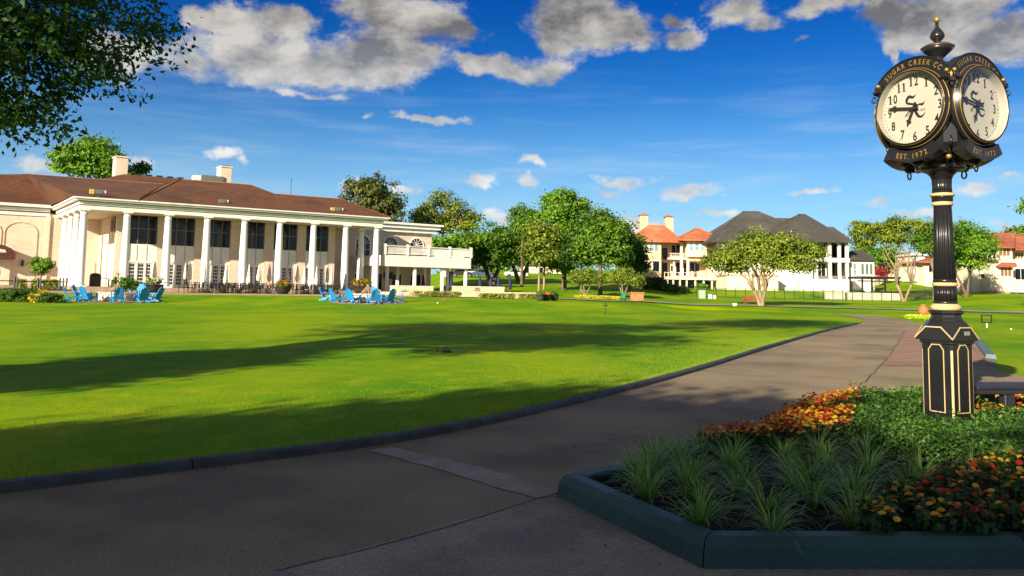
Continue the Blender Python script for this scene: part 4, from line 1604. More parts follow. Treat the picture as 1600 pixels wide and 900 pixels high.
pxtree('crape_myrtle', 974, 467, 0, [(955, 437, 15, 9), (972, 430, 16, 11), (988, 436, 15, 11), (996, 443, 8, 6)],
       'small round bush tree behind the brown box, right of a pair', th=1.5, tr=.10, nleaf=7000, size=.22, ncl=190, cs=.25, mat_=LM_olive, bark=M_barkp, seed=19, stems=3)
pxtree('spreading_oak', 1190, 479, 0, [(1185, 378, 26, 17), (1215, 385, 32, 20), (1245, 392, 26, 20), (1160, 392, 26, 17), (1130, 405, 26, 18), (1265, 400, 20, 18), (1190, 405, 34, 18), (1230, 412, 30, 16), (1110, 412, 14, 12), (1262, 420, 12, 12), (1280, 395, 8, 10), (1145, 418, 20, 9)],
       'spreading many stemmed tree with pale forked trunk beside the red brown bench', th=1.5, tr=.34, nleaf=26000, size=.26, ncl=520, cs=.36, mat_=LM_olive, bark=M_barkp, seed=20, stems=4, nlimb=16, twigs=60)
pxtree('live_oak', 1412, None, 104, [(1345, 358, 16, 11), (1362, 368, 20, 12), (1385, 362, 22, 13), (1405, 355, 26, 13), (1430, 358, 24, 13), (1452, 366, 20, 14), (1355, 382, 16, 10), (1395, 375, 26, 9), (1440, 380, 24, 12), (1338, 370, 8, 8)],
       'flat topped live oak with bare pale limbs left of the clock column', th=2.2, tr=.3, nleaf=14000, size=.30, ncl=270, cs=.4, mat_=LM_olive, bark=M_barkp, seed=21, stems=4, nlimb=16, twigs=36)
pxtree('live_oak', 1460, None, 101, [(1455, 375, 20, 14), (1470, 362, 22, 14), (1445, 390, 16, 10), (1480, 385, 18, 18)],
       'live oak whose trunk hides behind the clock column', th=3.4, tr=.22, nleaf=7000, size=.30, ncl=140, cs=.4, mat_=LM_oak, bark=M_barkp, seed=22)
pxtree('live_oak', 1511, 464, 0, [(1505, 362, 22, 13), (1530, 372, 22, 16), (1495, 382, 24, 18), (1520, 392, 26, 16), (1540, 390, 14, 16), (1500, 408, 22, 14), (1528, 412, 18, 12)],
       'rounded green oak with forked trunk right of the clock column', th=3.0, tr=.24, nleaf=15000, size=.30, ncl=300, cs=.42, mat_=LM_bright, bark=M_bark, seed=23, stems=2)
pxtree('tree', 1385, None, 150, [(1350, 400, 26, 14), (1380, 405, 30, 18), (1340, 415, 18, 14), (1400, 420, 16, 14)],
       'mid green tree behind the live oak limbs and the white wing', th=3, tr=.3, nleaf=7000, size=.5, ncl=130, cs=.7, mat_=LM_bright, seed=24)
pxtree('flowering_shrub', 1374, None, 140, [(1370, 424, 7, 5), (1378, 426, 6, 5)],
       'dark pink flowering shrub right of the white wing', cat='shrub', th=.8, tr=.08, nleaf=1300, size=.35, ncl=40, cs=.35, mat_=leafmat('pink_blossom', (.20, .02, .035), (.45, .05, .07)), seed=25, nlimb=4, twigs=8)
pxtree('tree', 1590, None, 160, [(1590, 368, 18, 8), (1600, 362, 14, 8)],
       'distant tree top over the red tile roof at the right edge', th=8, tr=.3, nleaf=2600, size=.5, ncl=60, cs=.6, mat_=LM_oak, seed=26)
pxtree('topiary_tree', 65, 449.5, 0, q=B(solve_roof(63, 450, 3.2)[0], 3.2, .72), blobs_px= [(58, 412, 9, 8), (68, 415, 11, 8), (62, 422, 11, 7), (74, 412, 6, 6)],
       label='small round topped tree against the brick wing wall left of the porch', th=2.0, tr=.07, nleaf=3200, size=.20, ncl=90, cs=.2, mat_=LM_bright, seed=27, nlimb=5, twigs=12)
# dark planting before the peach house
def bush(name, q, rx, ry, rz_, label, m, n=2200, size=.2, seed=1, cat='shrub', group=None, cs=.16):
    r = empty(name, q, label, cat, group)
    Vt, tint, cc = crown([(0, 0, rz_ * .45, rx, ry, rz_ * .6)], n, size, max(12, n // 28), cs, seed)
    quads_mesh('foliage', Vt, m, tint, parent=r)
    rnd = random.Random(seed)
    mb = MB()
    for i in range(6):
        c = cc[rnd.randrange(len(cc))]
        limb(mb, (0, 0, -.05), c, .03, .01, rnd, 4, 3)
    mb.build('stem', M_bark, r)
    return r
for i, (px, py, w_, hh, lab, mm) in enumerate([(1010, 452, 13, 16, 'dark rounded shrub below the blue windows of the peach house', LM_dark), (1030, 453, 12, 18, 'tall dark shrub at the left end of the peach house deck', LM_dark),
        (1048, 456, 9, 9, 'low green shrub under the first deck pier', LM_oak), (1065, 457, 8, 7, 'bright low shrub before the middle deck piers', LM_bright), (1000, 441, 12, 14, 'dark shrub between the oak and the peach house wall', LM_dark),
        (1098, 453, 6, 6, 'small shrub at the right deck piers', LM_bright), (1226, 452, 10, 20, 'tall green shrub between the garden wall and the white house', LM_oak), (1270, 450, 6, 16, 'narrow green tree like shrub on the white podium', LM_oak),
        (1340, 464, 14, 5, 'clipped low hedge behind the iron fence at the white house', LM_oak), (1449, 440, 9, 9, 'dark shrub beside the silver blue hatchback', LM_dark), (1563, 457, 4, 8, 'small upright shrub at the corner of the red tile house', LM_bright),
        (1601, 456, 6, 4, 'reddish low shrub at the right edge patio', LM_moss)]):
    q = hit(px, py)
    s = q.y / 1250
    bush('shrub', q, w_ * s, w_ * s * .8, hh * s, lab, mm, n=int(1400 + w_ * hh * 8), size=.30, seed=60 + i, cs=.28)
# far woods
rng = np.random.default_rng(5)
bl = []
for k in range(120):
    px = rng.uniform(-150, 1800)
    Y = rng.uniform(215, 290)
    x = (px - 800) / 1250 * Y
    gz = TZ(x, Y)
    hgt = rng.uniform(8, 13)
    if 560 < px < 1010:
        hgt *= .95
    bl.append((x, Y, gz + hgt * .45, rng.uniform(6, 11), 5, hgt * .55))
for k in range(90):
    a = rng.uniform(.75, 2 * math.pi - .75)
    d = rng.uniform(150, 260)
    bl.append((d * math.sin(a), d * math.cos(a), 5, rng.uniform(7, 12), 8, rng.uniform(5, 8)))
Vt, tint, cc = crown(bl, 70000, 1.1, 2600, 1.3, 77)
quads_mesh('distant_woods', Vt, LM_oak, tint, kind='stuff')

# the big shade tree whose boughs hang into the top left corner, and the trees behind the viewer
def shade_tree(name, q, R_, zc, hz, label, n, size, ncl, cs, seed, th, tr, m=None, extra=(), lowb=(), keep=None):
    rnd = random.Random(seed)
    bl = []
    for i in range(16):
        a = i * 2.39996
        rr = R_ * math.sqrt((i + .5) / 16) * .82
        h_ = zc + rnd.uniform(-.35, .45) * hz - .35 * hz * (rr / R_) ** 2
        bl.append((rr * math.cos(a), rr * math.sin(a), h_, R_ * .33, R_ * .33, hz * .38))
    bl += list(extra)
    return tree(name, q, bl, label, th=th, tr=tr, nleaf=n, size=size, ncl=ncl, cs=cs, mat_=m or LM_near, seed=seed, nlimb=18, twigs=170, aspect=.55)
LM_near = leafmat('near_leaves', (.010, .040, .006), (.055, .135, .014), trans=.35)

# ---------------------------------------------------------------- street clock
M_blk = mat('black_enamel', (.010, .010, .012), (.016, .016, .018), rough=.3, scale=2, spec=.4, coat=.12)
M_gold = mat('gold_paint', (.42, .26, .06), (.34, .20, .045), rough=.4, metal=.55, scale=9)
M_cband = mat('cream_band_paint', (.56, .43, .20), (.48, .36, .16), rough=.5, scale=5)
M_dial = mat('dial_white', (.43, .41, .34), (.41, .39, .32), rough=.5, scale=2)
M_ink = mat('dial_ink', (.012, .012, .012), rough=.6)
clock = empty('street_clock', (4.68, 8.65, 0), 'tall black and gold four faced post clock standing in the flower bed', 'clock', rz=R(27))
ZC = 3.50
HF = .50
def kp(name, mb, m, parent=None):
    return mb.build(name, m, parent or clock)
# cabinet
h = .18
mb = MB()
def octo(hx, c, z):
    return [(-hx + c, -hx, z), (hx - c, -hx, z), (hx, -hx + c, z), (hx, hx - c, z), (hx - c, hx, z), (-hx + c, hx, z), (-hx, hx - c, z), (-hx, -hx + c, z)]
def stack(rings):
    mb = MB()
    vs = [v for r_ in rings for v in r_]
    fs = [tuple(range(7, -1, -1))]
    for k in range(len(rings) - 1):
        for i in range(8):
            j = (i + 1) % 8
            fs.append((k * 8 + i, k * 8 + j, (k + 1) * 8 + j, (k + 1) * 8 + i))
    fs.append(tuple((len(rings) - 1) * 8 + i for i in range(8)))
    return mb.add(vs, fs)
cab = kp('cabinet', stack([octo(.178, .022, .16), octo(.178, .022, .99), octo(.195, .024, 1.0), octo(.195, .024, 1.03)]), M_blk)
kp('plinth', stack([octo(.20, .02, .0), octo(.20, .02, .13), octo(.185, .02, .16)]), M_blk)
kp('plinth_trim', stack([octo(.203, .02, .095), octo(.203, .02, .115)]), M_cband)
# shoulder with one gable per side
S_ = .215
mb = MB()
for k in range(4):
    M = Matrix.Rotation(k * math.pi / 2, 3, 'Z')
    out = [(-S_, -S_, 1.031), (S_, -S_, 1.031), (S_, -S_, 1.055), (.085, -S_, 1.175), (-.085, -S_, 1.175), (-S_, -S_, 1.055)]
    t8 = [(-.068, -.165, 1.235), (.068, -.165, 1.235)]
    vs = [M @ Vector(v) for v in out + t8]
    c1 = M @ Vector((.165, -.068, 1.235))
    mb.add(vs + [c1], [(0, 1, 2, 3, 4, 5), (4, 3, 7, 6)])
    c2 = M @ Vector((S_, -.085, 1.175))
    mb.add([vs[3], vs[2], c2, c1, vs[7]], [(0, 1, 2, 3, 4)])
mb.add([(-S_, -S_, 1.031), (S_, -S_, 1.031), (S_, S_, 1.031), (-S_, S_, 1.031)], [(3, 2, 1, 0)])
sh = kp('shoulder', mb, M_blk)
def strip2(mb, pts, w, y0, y1, closed=False):
    """flat band following points in the x,z plane"""
    n = len(pts)
    rng_ = range(n if closed else n - 1)
    for i in rng_:
        (x0, z0), (x1, z1) = pts[i], pts[(i + 1) % n]
        dx, dz = x1 - x0, z1 - z0
        L = math.hypot(dx, dz) or 1
        ex, ez = dx / L * w * .5, dz / L * w * .5
        nx, nz_ = -dz / L * w / 2, dx / L * w / 2
        dd = .0002 * (i % 3)
        mb.vprism([(x0 - ex - nx, z0 - ez - nz_), (x1 + ex - nx, z1 + ez - nz_), (x1 + ex + nx, z1 + ez + nz_), (x0 - ex + nx, z0 - ez + nz_)][::1], y0 - dd, y1)
proto = []
mb = MB()
strip2(mb, [(-S_, 1.05), (-.088, 1.17), (.088, 1.17), (S_, 1.05)], .012, -S_ - .005, -S_ + .001)
proto.append(kp('gable_trim', mb, M_cband))
mb = MB()
strip2(mb, [(-.085, .285), (-.085, .93), (-.045, .985), (.045, .985), (.085, .93), (.085, .285)], .009, -.1835, -.1775, True)
proto.append(kp('panel_trim', mb, M_cband))
mb = MB().vprism([(-.08, .29), (.08, .29), (.08, .93), (.042, .98), (-.042, .98), (-.08, .93)], -.1805, -.1782)
mb.vprism([(-.13, .185), (.13, .185), (.13, .205), (-.13, .205)], -.184, -.1782)
proto.append(kp('door_panel', mb, M_blk))
mb = MB()
a = math.pi / 4
M = Matrix.Rotation(-a, 4, 'Z')
for z0, z1 in ((.20, .93),):
    pts = [M @ Vector(v) for v in ((-.011, -.2385, z0), (.011, -.2385, z0), (.011, -.2385, z1), (-.011, -.2385, z1), (-.013, -.23, z0), (.013, -.23, z0), (.013, -.23, z1), (-.013, -.23, z1))]
    mb.add(pts, [(0, 1, 2, 3), (1, 5, 6, 2), (4, 0, 3, 7), (3, 2, 6, 7), (5, 4, 7, 6)])
proto.append(kp('corner_stripe', mb, M_cband))
for k in (1, 2, 3):
    for o in proto:
        c = o.copy()
        COL.objects.link(c)
        c.rotation_euler = (0, 0, k * math.pi / 2)
mb = MB().box(-.02, .065, -S_ - .006, -S_ - .0008, 1.09, 1.13)
kp('maker_plate', mb, mat('steel_plate', (.45, .46, .48), rough=.4, metal=.6))
# column
kp('column_base', MB().lathe([(.165, 1.236), (.165, 1.25), (.15, 1.27), (.148, 1.30), (.172, 1.315), (.172, 1.345)], n=8, smooth=False), M_blk).rotation_euler = (0, 0, R(22.5))
kp('lower_band', MB().lathe([(.13, 1.346), (.148, 1.35), (.150, 1.385), (.138, 1.40), (.125, 1.415)], n=40), M_cband)
kp('column_ring', MB().lathe([(.118, 1.416), (.122, 1.43), (.112, 1.445)], n=40), M_blk)
kp('column_shaft', MB().lathe([(.113, 1.446), (.112, 1.60)], n=96, flute=.10, nfl=16), M_blk)
kp('middle_band', MB().lathe([(.112, 1.601), (.124, 1.607), (.126, 1.635), (.112, 1.642)], n=40), M_cband)
kp('column_ring', MB().lathe([(.118, 1.643), (.116, 1.67), (.106, 1.68)], n=40), M_blk)
kp('column_shaft', MB().lathe([(.110, 1.681), (.098, 2.1), (.088, 2.47)], n=96, flute=.11, nfl=16), M_blk)
kp('upper_band', MB().lathe([(.090, 2.471), (.104, 2.478), (.105, 2.505), (.092, 2.515)], n=40), M_cband)
kp('column_ring', MB().lathe([(.098, 2.516), (.105, 2.53), (.104, 2.565), (.11, 2.572)], n=40), M_blk)
kp('capital_band', MB().lathe([(.108, 2.573), (.121, 2.58), (.121, 2.60), (.105, 2.61)], n=40), M_cband)
kp('neck', MB().lathe([(.100, 2.611), (.097, 2.68), (.10, 2.76)], n=96, flute=.05, nfl=20), M_blk)
kp('capital', MB().lathe([(.10, 2.761), (.115, 2.80), (.15, 2.835), (.20, 2.855), (.235, 2.862), (.245, 2.88), (.235, 2.90), (.26, 2.93), (.33, 2.96), (.38, 3.01), (.38, 3.06)], n=40), M_blk)
# head core
kp('head_core', stack([octo(.37, .10, 3.03), octo(.40, .09, 3.09), octo(.40, .09, 3.90), octo(.36, .09, 3.955), octo(.16, .05, 3.985)]), M_blk)
kp('finial', MB().lathe([(.10, 3.986), (.085, 4.0), (.055, 4.02), (.05, 4.06), (.06, 4.08), (.05, 4.10), (.075, 4.13), (.14, 4.19), (.168, 4.225)], n=36), M_blk)
kp('finial_dish', MB().lathe([(.168, 4.2255), (.172, 4.235), (.13, 4.262), (.06, 4.278)], n=36), mat('bronze', (.16, .075, .035), rough=.35, metal=.5))
kp('finial_urn', MB().lathe([(.035, 4.279), (.032, 4.30), (.05, 4.32), (.074, 4.35), (.075, 4.37), (.06, 4.41), (.035, 4.445), (.018, 4.47), (.016, 4.52)], n=28), M_blk)
kp('finial_ball', MB().sphere((0, 0, 4.553), .035, 16, 10), M_gold)

# one face, then three copies turned about the post
face = []
ARC0, ARC1 = 26, 154
mb = MB()
lo = [(.405 * math.cos(R(a)), ZC + .405 * math.sin(R(a))) for a in range(ARC1, 360 + ARC0 + 1, 8)]
hi_ = [(.555 * math.cos(R(a)), ZC + .555 * math.sin(R(a))) for a in range(ARC0, ARC1 + 1, 8)]
poly_ = hi_ + lo[::1]
ringo = hi_ + lo
n_ = len(ringo)
ringi = []
for (x, z) in ringo:
    a = math.atan2(z - ZC, x)
    ringi.append((.40 * math.cos(a), ZC + .40 * math.sin(a)))
vs = [(x, -.52, z) for x, z in ringo] + [(x, -.52, z) for x, z in ringi] + [(x, -.43, z) for x, z in ringo]
fs = []
for i in range(n_):
    j = (i + 1) % n_
    fs.append((i, j, n_ + j, n_ + i))
    fs.append((j, i, 2 * n_ + i, 2 * n_ + j))
mb.add(vs, fs)
fr = kp('dial_case', mb, M_blk)
face.append(fr)
# outer rim
mb = MB().lathe([(.386, .495), (.386, .592), (.390, .600), (.398, .602), (.404, .595), (.408, .575), (.418, .565), (.424, .545), (.434, .535), (.438, .515), (.44, .50)], n=72, axis='y', cz=ZC, cap=False)
rim = kp('bezel', mb, M_blk)
face.append(rim)
mb = MB()
for rr, yy in ((.4065, .587), (.4290, .541)):
    pts = [(rr * math.cos(R(a)), -yy, ZC + rr * math.sin(R(a))) for a in range(0, 361, 6)]
    mb.tube(pts, .0042, 5)
mb.build('gold_line', M_gold, rim)
# dial
d = kp('dial', MB().lathe([(.387, .40), (.387, .50)], n=64, axis='y', cz=ZC), M_dial)
face.append(d)
mb = MB().lathe([(.3858, .5005), (.3858, .596)], n=72, axis='y', cz=ZC, cap=False)
mb.build('inner_rim', mat('rim_grey', (.42, .40, .34), rough=.6), d)
for k in range(12):
    a = math.pi / 2 - (k + 1) * math.pi / 6
    rr = .298
    s_ = .135
    txt = str(k + 1)
    mb = MB()
    if len(txt) == 1:
        place = [(txt, 0)]
    else:
        place = [(txt[0], -.030), (txt[1], .032)]
    for ch, ox in place:
        if ch == '1':
            cx, cz = rr * math.cos(a) + ox, ZC + rr * math.sin(a)
            mb.vprism([(cx - .009, cz - .044), (cx + .009, cz - .044), (cx + .009, cz + .048), (cx - .002, cz + .048), (cx - .022, cz + .034), (cx - .022, cz + .029), (cx - .009, cz + .033)], -.503, -.5005)
            mb.vprism([(cx - .019, cz - .05), (cx + .019, cz - .05), (cx + .019, cz - .0445), (cx - .019, cz - .0445)], -.503, -.5005)
            continue
        M = Matrix.Translation((rr * math.cos(a) + ox, -.503, ZC + rr * math.sin(a) - s_ * .36)) @ Matrix.Rotation(math.pi / 2, 4, 'X') @ Matrix.Diagonal((.72, 1.0, 1, 1))
        put_text(mb, ch, M, s_, .022)
    tag(mb.build('numeral', M_ink, d), kind='stuff' if len(txt) > 1 else None)
mb = MB()
for k in range(60):
    a = 2 * math.pi * k / 60
    r0, r1 = (.358, .372) if k % 5 else (.352, .374)
    w_ = .0022 if k % 5 else .004
    ca, sa = math.cos(a), math.sin(a)
    mb.vprism([(r0 * ca + w_ * sa, ZC + r0 * sa - w_ * ca), (r1 * ca + w_ * sa, ZC + r1 * sa - w_ * ca), (r1 * ca - w_ * sa, ZC + r1 * sa + w_ * ca), (r0 * ca - w_ * sa, ZC + r0 * sa + w_ * ca)], -.503, -.5005)
tag(mb.build('minute_track', M_ink, d), kind='stuff')
def brush(mb, pts, y):
    """calligraphic stroke: (x, z, half width) points"""
    P_ = []
    n = len(pts)
    for i in range(n - 1):
        p0, p1, p2, p3 = pts[max(i - 1, 0)], pts[i], pts[i + 1], pts[min(i + 2, n - 1)]
        for k in range(6):
            t = k / 6
            P_.append(tuple(.5 * ((2 * p1[c]) + (-p0[c] + p2[c]) * t + (2 * p0[c] - 5 * p1[c] + 4 * p2[c] - p3[c]) * t * t + (-p0[c] + 3 * p1[c] - 3 * p2[c] + p3[c]) * t ** 3) for c in range(3)))
    P_.append(pts[-1])
    L_, R_ = [], []
    for i in range(len(P_)):
        a, b = P_[max(i - 1, 0)], P_[min(i + 1, len(P_) - 1)]
        dx, dz = b[0] - a[0], b[1] - a[1]
        q = math.hypot(dx, dz) or 1
        w_ = max(P_[i][2], .0012)
        L_.append((P_[i][0] - dz / q * w_, y, ZC + P_[i][1] + dx / q * w_))
        R_.append((P_[i][0] + dz / q * w_, y, ZC + P_[i][1] - dx / q * w_))
    n = len(P_)
    mb.add(L_ + R_, [(i, n + i, n + i + 1, i + 1) for i in range(n - 1)])
mb = MB()
brush(mb, [(.025, .150, .002), (-.01, .125, .012), (-.055, .140, .016), (-.085, .110, .015), (-.082, .075, .012), (-.03, .055, .011), (.02, .04, .014), (.03, .01, .016), (.0, -.02, .012), (-.06, -.025, .007), (-.10, -.055, .003)], -.504)
brush(mb, [(.125, .055, .002), (.10, .03, .012), (.06, .035, .008), (.02, .02, .006), (-.01, -.01, .010), (-.02, -.06, .006)], -.5045)
brush(mb, [(.0, .02, .012), (.02, -.04, .016), (.05, -.09, .014), (.09, -.10, .009), (.13, -.065, .002)], -.505)
mb.build('emblem', M_ink, d)
mb = MB()
for s_, x0, z0 in (('EST', -.085, -.075), ('1972', .095, -.045)):
    M = Matrix.Translation((x0, -.5035, ZC + z0)) @ Matrix.Rotation(math.pi / 2, 4, 'X') @ Matrix.Diagonal((1.1, 1, 1, 1))
    put_text(mb, s_, M, .034, .002)
tag(mb.build('lettering', M_ink, d), kind='stuff')
def hand(ang, L_, w_, y, nm):
    mb = MB()
    a = math.pi / 2 - ang
    ca, sa = math.cos(a), math.sin(a)
    prof = [(-.07, .010), (.0, .012), (L_ * .5, w_ * .5), (L_ * .60, w_ * .45), (L_ * .72, w_ * 1.25), (L_ * .80, w_ * .5), (L_, .0012)]
    L = [(r_ * ca - q * sa, ZC + r_ * sa + q * ca) for r_, q in prof]
    R__ = [(r_ * ca + q * sa, ZC + r_ * sa - q * ca) for r_, q in prof]
    n = len(prof)
    vs = [(x, y, z) for x, z in L + R__] + [(x, y + .005, z) for x, z in L + R__]
    fs = [(i, n + i, n + i + 1, i + 1) for i in range(n - 1)]
    fs += [(i + 1, 2 * n + i + 1, 2 * n + i, i) for i in range(n - 1)] + [(n + i, 3 * n + i, 3 * n + i + 1, n + i + 1) for i in range(n - 1)]
    mb.add(vs, fs)
    mb.lathe([(.018, -y - .004), (.018, -y + .003)], n=12, axis='y', cz=ZC)
    mb.build(nm, M_ink, d)
hand(R(6.78 * 30), .20, .026, -.522, 'hour_hand')
hand(R(46.6 * 6), .31, .025, -.532, 'minute_hand')
# lettered arch
def arc_text(mb, s_, rad, a0, a1, size, y, up_=True, xs_=.85):
    wmap = {'I': .35, '1': .75, '.': .4, ' ': .55, 'S': .85, 'E': .85}
    ws = [wmap.get(c, 1.0) for c in s_]
    tot = sum(ws)
    acc_ = 0
    for c, w_ in zip(s_, ws):
        t = (acc_ + w_ / 2) / tot
        acc_ += w_
        if c == ' ':
            continue
        a = R(a0 + (a1 - a0) * t)
        rot = a - math.pi / 2 if up_ else a + math.pi / 2
        M = Matrix.Translation((rad * math.cos(a), y, ZC + rad * math.sin(a))) @ Matrix.Rotation(-rot, 4, 'Y') @ Matrix.Rotation(math.pi / 2, 4, 'X') @ Matrix.Translation((0, -size * .36, 0)) @ Matrix.Diagonal((xs_, 1, 1, 1))
        put_text(mb, c, M, size, .018)
mb = MB()
arc_text(mb, 'SUGAR CREEK CC', .498, 132, 46, .078, -.524, True, .82)
tag(mb.build('arch_lettering', M_gold, fr), kind='stuff')
mb = MB()
pts = [(.555 * math.cos(R(a)), -.522, ZC + .555 * math.sin(R(a))) for a in range(ARC0, ARC1 + 1, 6)]
mb.tube(pts, .008, 5)
mb.build('arch_edge', M_blk, fr)
# scrolls and balls
for sgn in (-1, 1):
    for k, (aa, rr) in enumerate(((33, .50), (20, .515))):
        a = R(90 - sgn * (90 - aa))
        cx, cz = rr * math.cos(a), ZC + rr * math.sin(a)
        pts = [(cx + sgn * .038 * math.cos(R(t)) * -1, -.528, cz + .044 * math.sin(R(t))) for t in range(-50, 231, 20)] if k == 0 else [(cx + sgn * .03 * math.cos(R(t)), -.528, cz + .03 * math.sin(R(t))) for t in range(60, 400, 25)]
        face.append(kp('scroll', MB().tube(pts, .0075 if k == 0 else .005, 5), M_gold if k == 0 else M_blk))
    a = R(90 - sgn * 57)
    face.append(kp('gold_ball', MB().sphere((.55 * math.cos(a), -.49, ZC + .60 * math.sin(a) - .005), .023, 12, 8), M_gold))
# ribbon below the dial
mb = MB()
vs, fs = [], []
ang = list(range(238, 303, 4))
for a in ang:
    ca, sa = math.cos(R(a)), math.sin(R(a))
    vs += [(.462 * ca, -.565, ZC + .462 * sa), (.585 * ca, -.565, ZC + .585 * sa), (.462 * ca, -.42, ZC + .462 * sa), (.585 * ca, -.42, ZC + .585 * sa)]
for i in range(len(ang) - 1):
    k = i * 4
    fs += [(k, k + 1, k + 5, k + 4), (k + 1, k + 3, k + 7, k + 5), (k + 2, k, k + 4, k + 6), (k + 3, k + 2, k + 6, k + 7)]
fs += [(0, 2, 3, 1), (k + 4, k + 5, k + 7, k + 6)]
mb.add(vs, fs)
rb = kp('ribbon', mb, M_blk)
face.append(rb)
mb = MB()
arc_text(mb, 'EST. 1972', .522, 249, 291, .078, -.567, False, .85)
tag(mb.build('ribbon_lettering', M_gold, rb), kind='stuff')
face.append(kp('under_drip', MB().lathe([(.05, 2.88), (.09, 2.93), (.10, 2.97)], n=16, cx=0, cy=-.45), M_blk))
pts = [(.028 * math.cos(R(t)), -.47, 2.845 + .042 * math.sin(R(t))) for t in range(0, 361, 30)]
face.append(kp('hanging_ring', MB().tube(pts, .009, 6), M_blk))
def glass_cover():
    m = bpy.data.materials.new('cover_glass')
    m.use_nodes = True
    T = NT(m.node_tree)
    m.node_tree.nodes.clear()
    lw = T.n('ShaderNodeLayerWeight')
    lw.inputs['Blend'].default_value = .5
    tr_ = T.n('ShaderNodeBsdfTransparent')
    gl = T.n('ShaderNodeBsdfGlossy')
    gl.inputs['Roughness'].default_value = .02
    mx = T.n('ShaderNodeMixShader')
    T.l(T.m('MULTIPLY_ADD', T.m('POWER', lw.outputs['Facing'], 4.0), .85, .05), mx.inputs[0])
    T.l(tr_.outputs[0], mx.inputs[1])
    T.l(gl.outputs[0], mx.inputs[2])
    o = T.n('ShaderNodeOutputMaterial')
    T.l(mx.outputs[0], o.inputs['Surface'])
    return m
gvs = [(.386 * math.cos(R(a)), -.585, ZC + .386 * math.sin(R(a))) for a in range(0, 360, 6)]
gl = MB().add(gvs, [tuple(range(len(gvs)))]).build('cover_glass', glass_cover(), clock)
face.append(gl)
for o in face:                                  # the whole face sits 8 cm deeper in the head
    for q_ in [o] + list(o.children):
        for v_ in q_.data.vertices:
            v_.co.y += .08
for k in (1, 2, 3):
    for o in face:
        c = copy_tree(o, clock)
        c.rotation_euler = (0, 0, -k * math.pi / 2)
# corner scroll brackets under the head between the faces
for k in range(4):
    a = math.pi / 4 + k * math.pi / 2
    mb = MB()
    ca, sa = math.cos(a), math.sin(a)
    pts = [(ca * r_, sa * r_, z) for r_, z in ((.50, 3.16), (.535, 3.10), (.50, 3.05), (.46, 3.08), (.47, 3.12), (.44, 3.0), (.36, 2.95), (.27, 2.90))]
    mb.tube(pts, [.012, .016, .018, .014, .01, .02, .02, .014], 7)
    kp('corner_scroll', mb, M_blk)
    kp('corner_bead', MB().sphere((ca * .40, sa * .40, 2.955), .03, 10, 7), M_gold)

# ---------------------------------------------------------------- flower bed
M_gkerb = mat('dark_green_kerb_paint', (.006, .050, .046), (.004, .034, .032), rough=.5, scale=2.5, bump=.25, bscale=30, c3=(.008, .065, .052), s3=.8)
M_soil = mat('dark_mulch', (.018, .011, .007), (.008, .005, .004), rough=.95, scale=14, bump=.9, bscale=55, dist=.03)
bed_poly = [(.37, 5.86), (1.06, 4.43), (2.85, 4.52), (7.2, 4.75), (9.6, 8.2), (9.2, 11.5), (6.2, 11.1), (4.5, 10.45), (3.35, 9.35), (2.15, 7.5)]
pk = empty('planter_kerb', (.37, 5.86, 0), 'low dark green painted kerb round the corner flower bed', 'kerb')
nP = len(bed_poly)
def inset(poly, d):
    out = []
    n = len(poly)
    for i in range(n):
        a, b, c = Vector(poly[i - 1]), Vector(poly[i]), Vector(poly[(i + 1) % n])
        e1, e2 = (b - a).normalized(), (c - b).normalized()
        n1, n2 = Vector((-e1.y, e1.x)), Vector((-e2.y, e2.x))
        bis = (n1 + n2)
        bis = bis / max(.2, bis.dot(n1))
        out.append((b.x + bis.x * d, b.y + bis.y * d))
    return out
rings = [(inset(bed_poly, -.015), 0.0), (inset(bed_poly, 0), .11), (inset(bed_poly, .022), .150), (inset(bed_poly, .045), .162), (inset(bed_poly, .135), .162), (inset(bed_poly, .155), .150), (inset(bed_poly, .165), .0)]
for i in range(nP):
    j = (i + 1) % nP
    A0 = Vector(bed_poly[i])
    A1 = Vector(bed_poly[j])
    L = (A1 - A0).length
    nseg = max(1, round(L / 2.6))
    for q in range(nseg):
        t0, t1 = q / nseg, (q + 1) / nseg
        g = .004 / L
        vs = []
        for t in (t0 + g, t1 - g):
            for ring, zz in rings:
                a, b = ring[i], ring[j]
                vs.append((a[0] + (b[0] - a[0]) * t - .37, a[1] + (b[1] - a[1]) * t - 5.86, zz + .02))
        m_ = len(rings)
        fs = [(k, k + m_, k + 1 + m_, k + 1) for k in range(m_ - 1)]
        fs += [tuple(range(m_)), tuple(range(2 * m_ - 1, m_ - 1, -1))]
        MB().add(vs, fs).build('kerb_section', M_gkerb, pk)
soil_poly = inset(bed_poly, .15)
rs = random.Random(3)
def soil_z(x, y):
    return .105 + .035 * math.sin(x * 2.1 + 1) * math.sin(y * 1.7) + .012 * math.sin(x * 17 + y * 5) * math.sin(y * 13) + rs.uniform(-.008, .008)
soil = sheet('flower_bed_soil', soil_poly, soil_z, M_soil, step=.11)
# bark chips
rng = np.random.default_rng(11)
pts = []
while len(pts) < 9000:
    x, y = rng.uniform(.4, 7), rng.uniform(4.5, 9.5) ** 1
    if inside((x, y), soil_poly):
        pts.append((x, y, .128 + rng.uniform(-.015, .025)))
pts = np.array(pts)
Vt = leaf_quads(pts, rng.uniform(.02, .055, len(pts)), np.tile([0, 0, 1.], (len(pts), 1)), aspect=.38, rnd=.5, rng=rng)
tag(quads_mesh('bark_chips', Vt, leafmat('bark_chip', (.010, .006, .004), (.06, .034, .02), .9, .0), rng.random(len(pts)) ** 2.5, kind='stuff'), 'dark brown bark chips strewn over the bed', 'mulch')

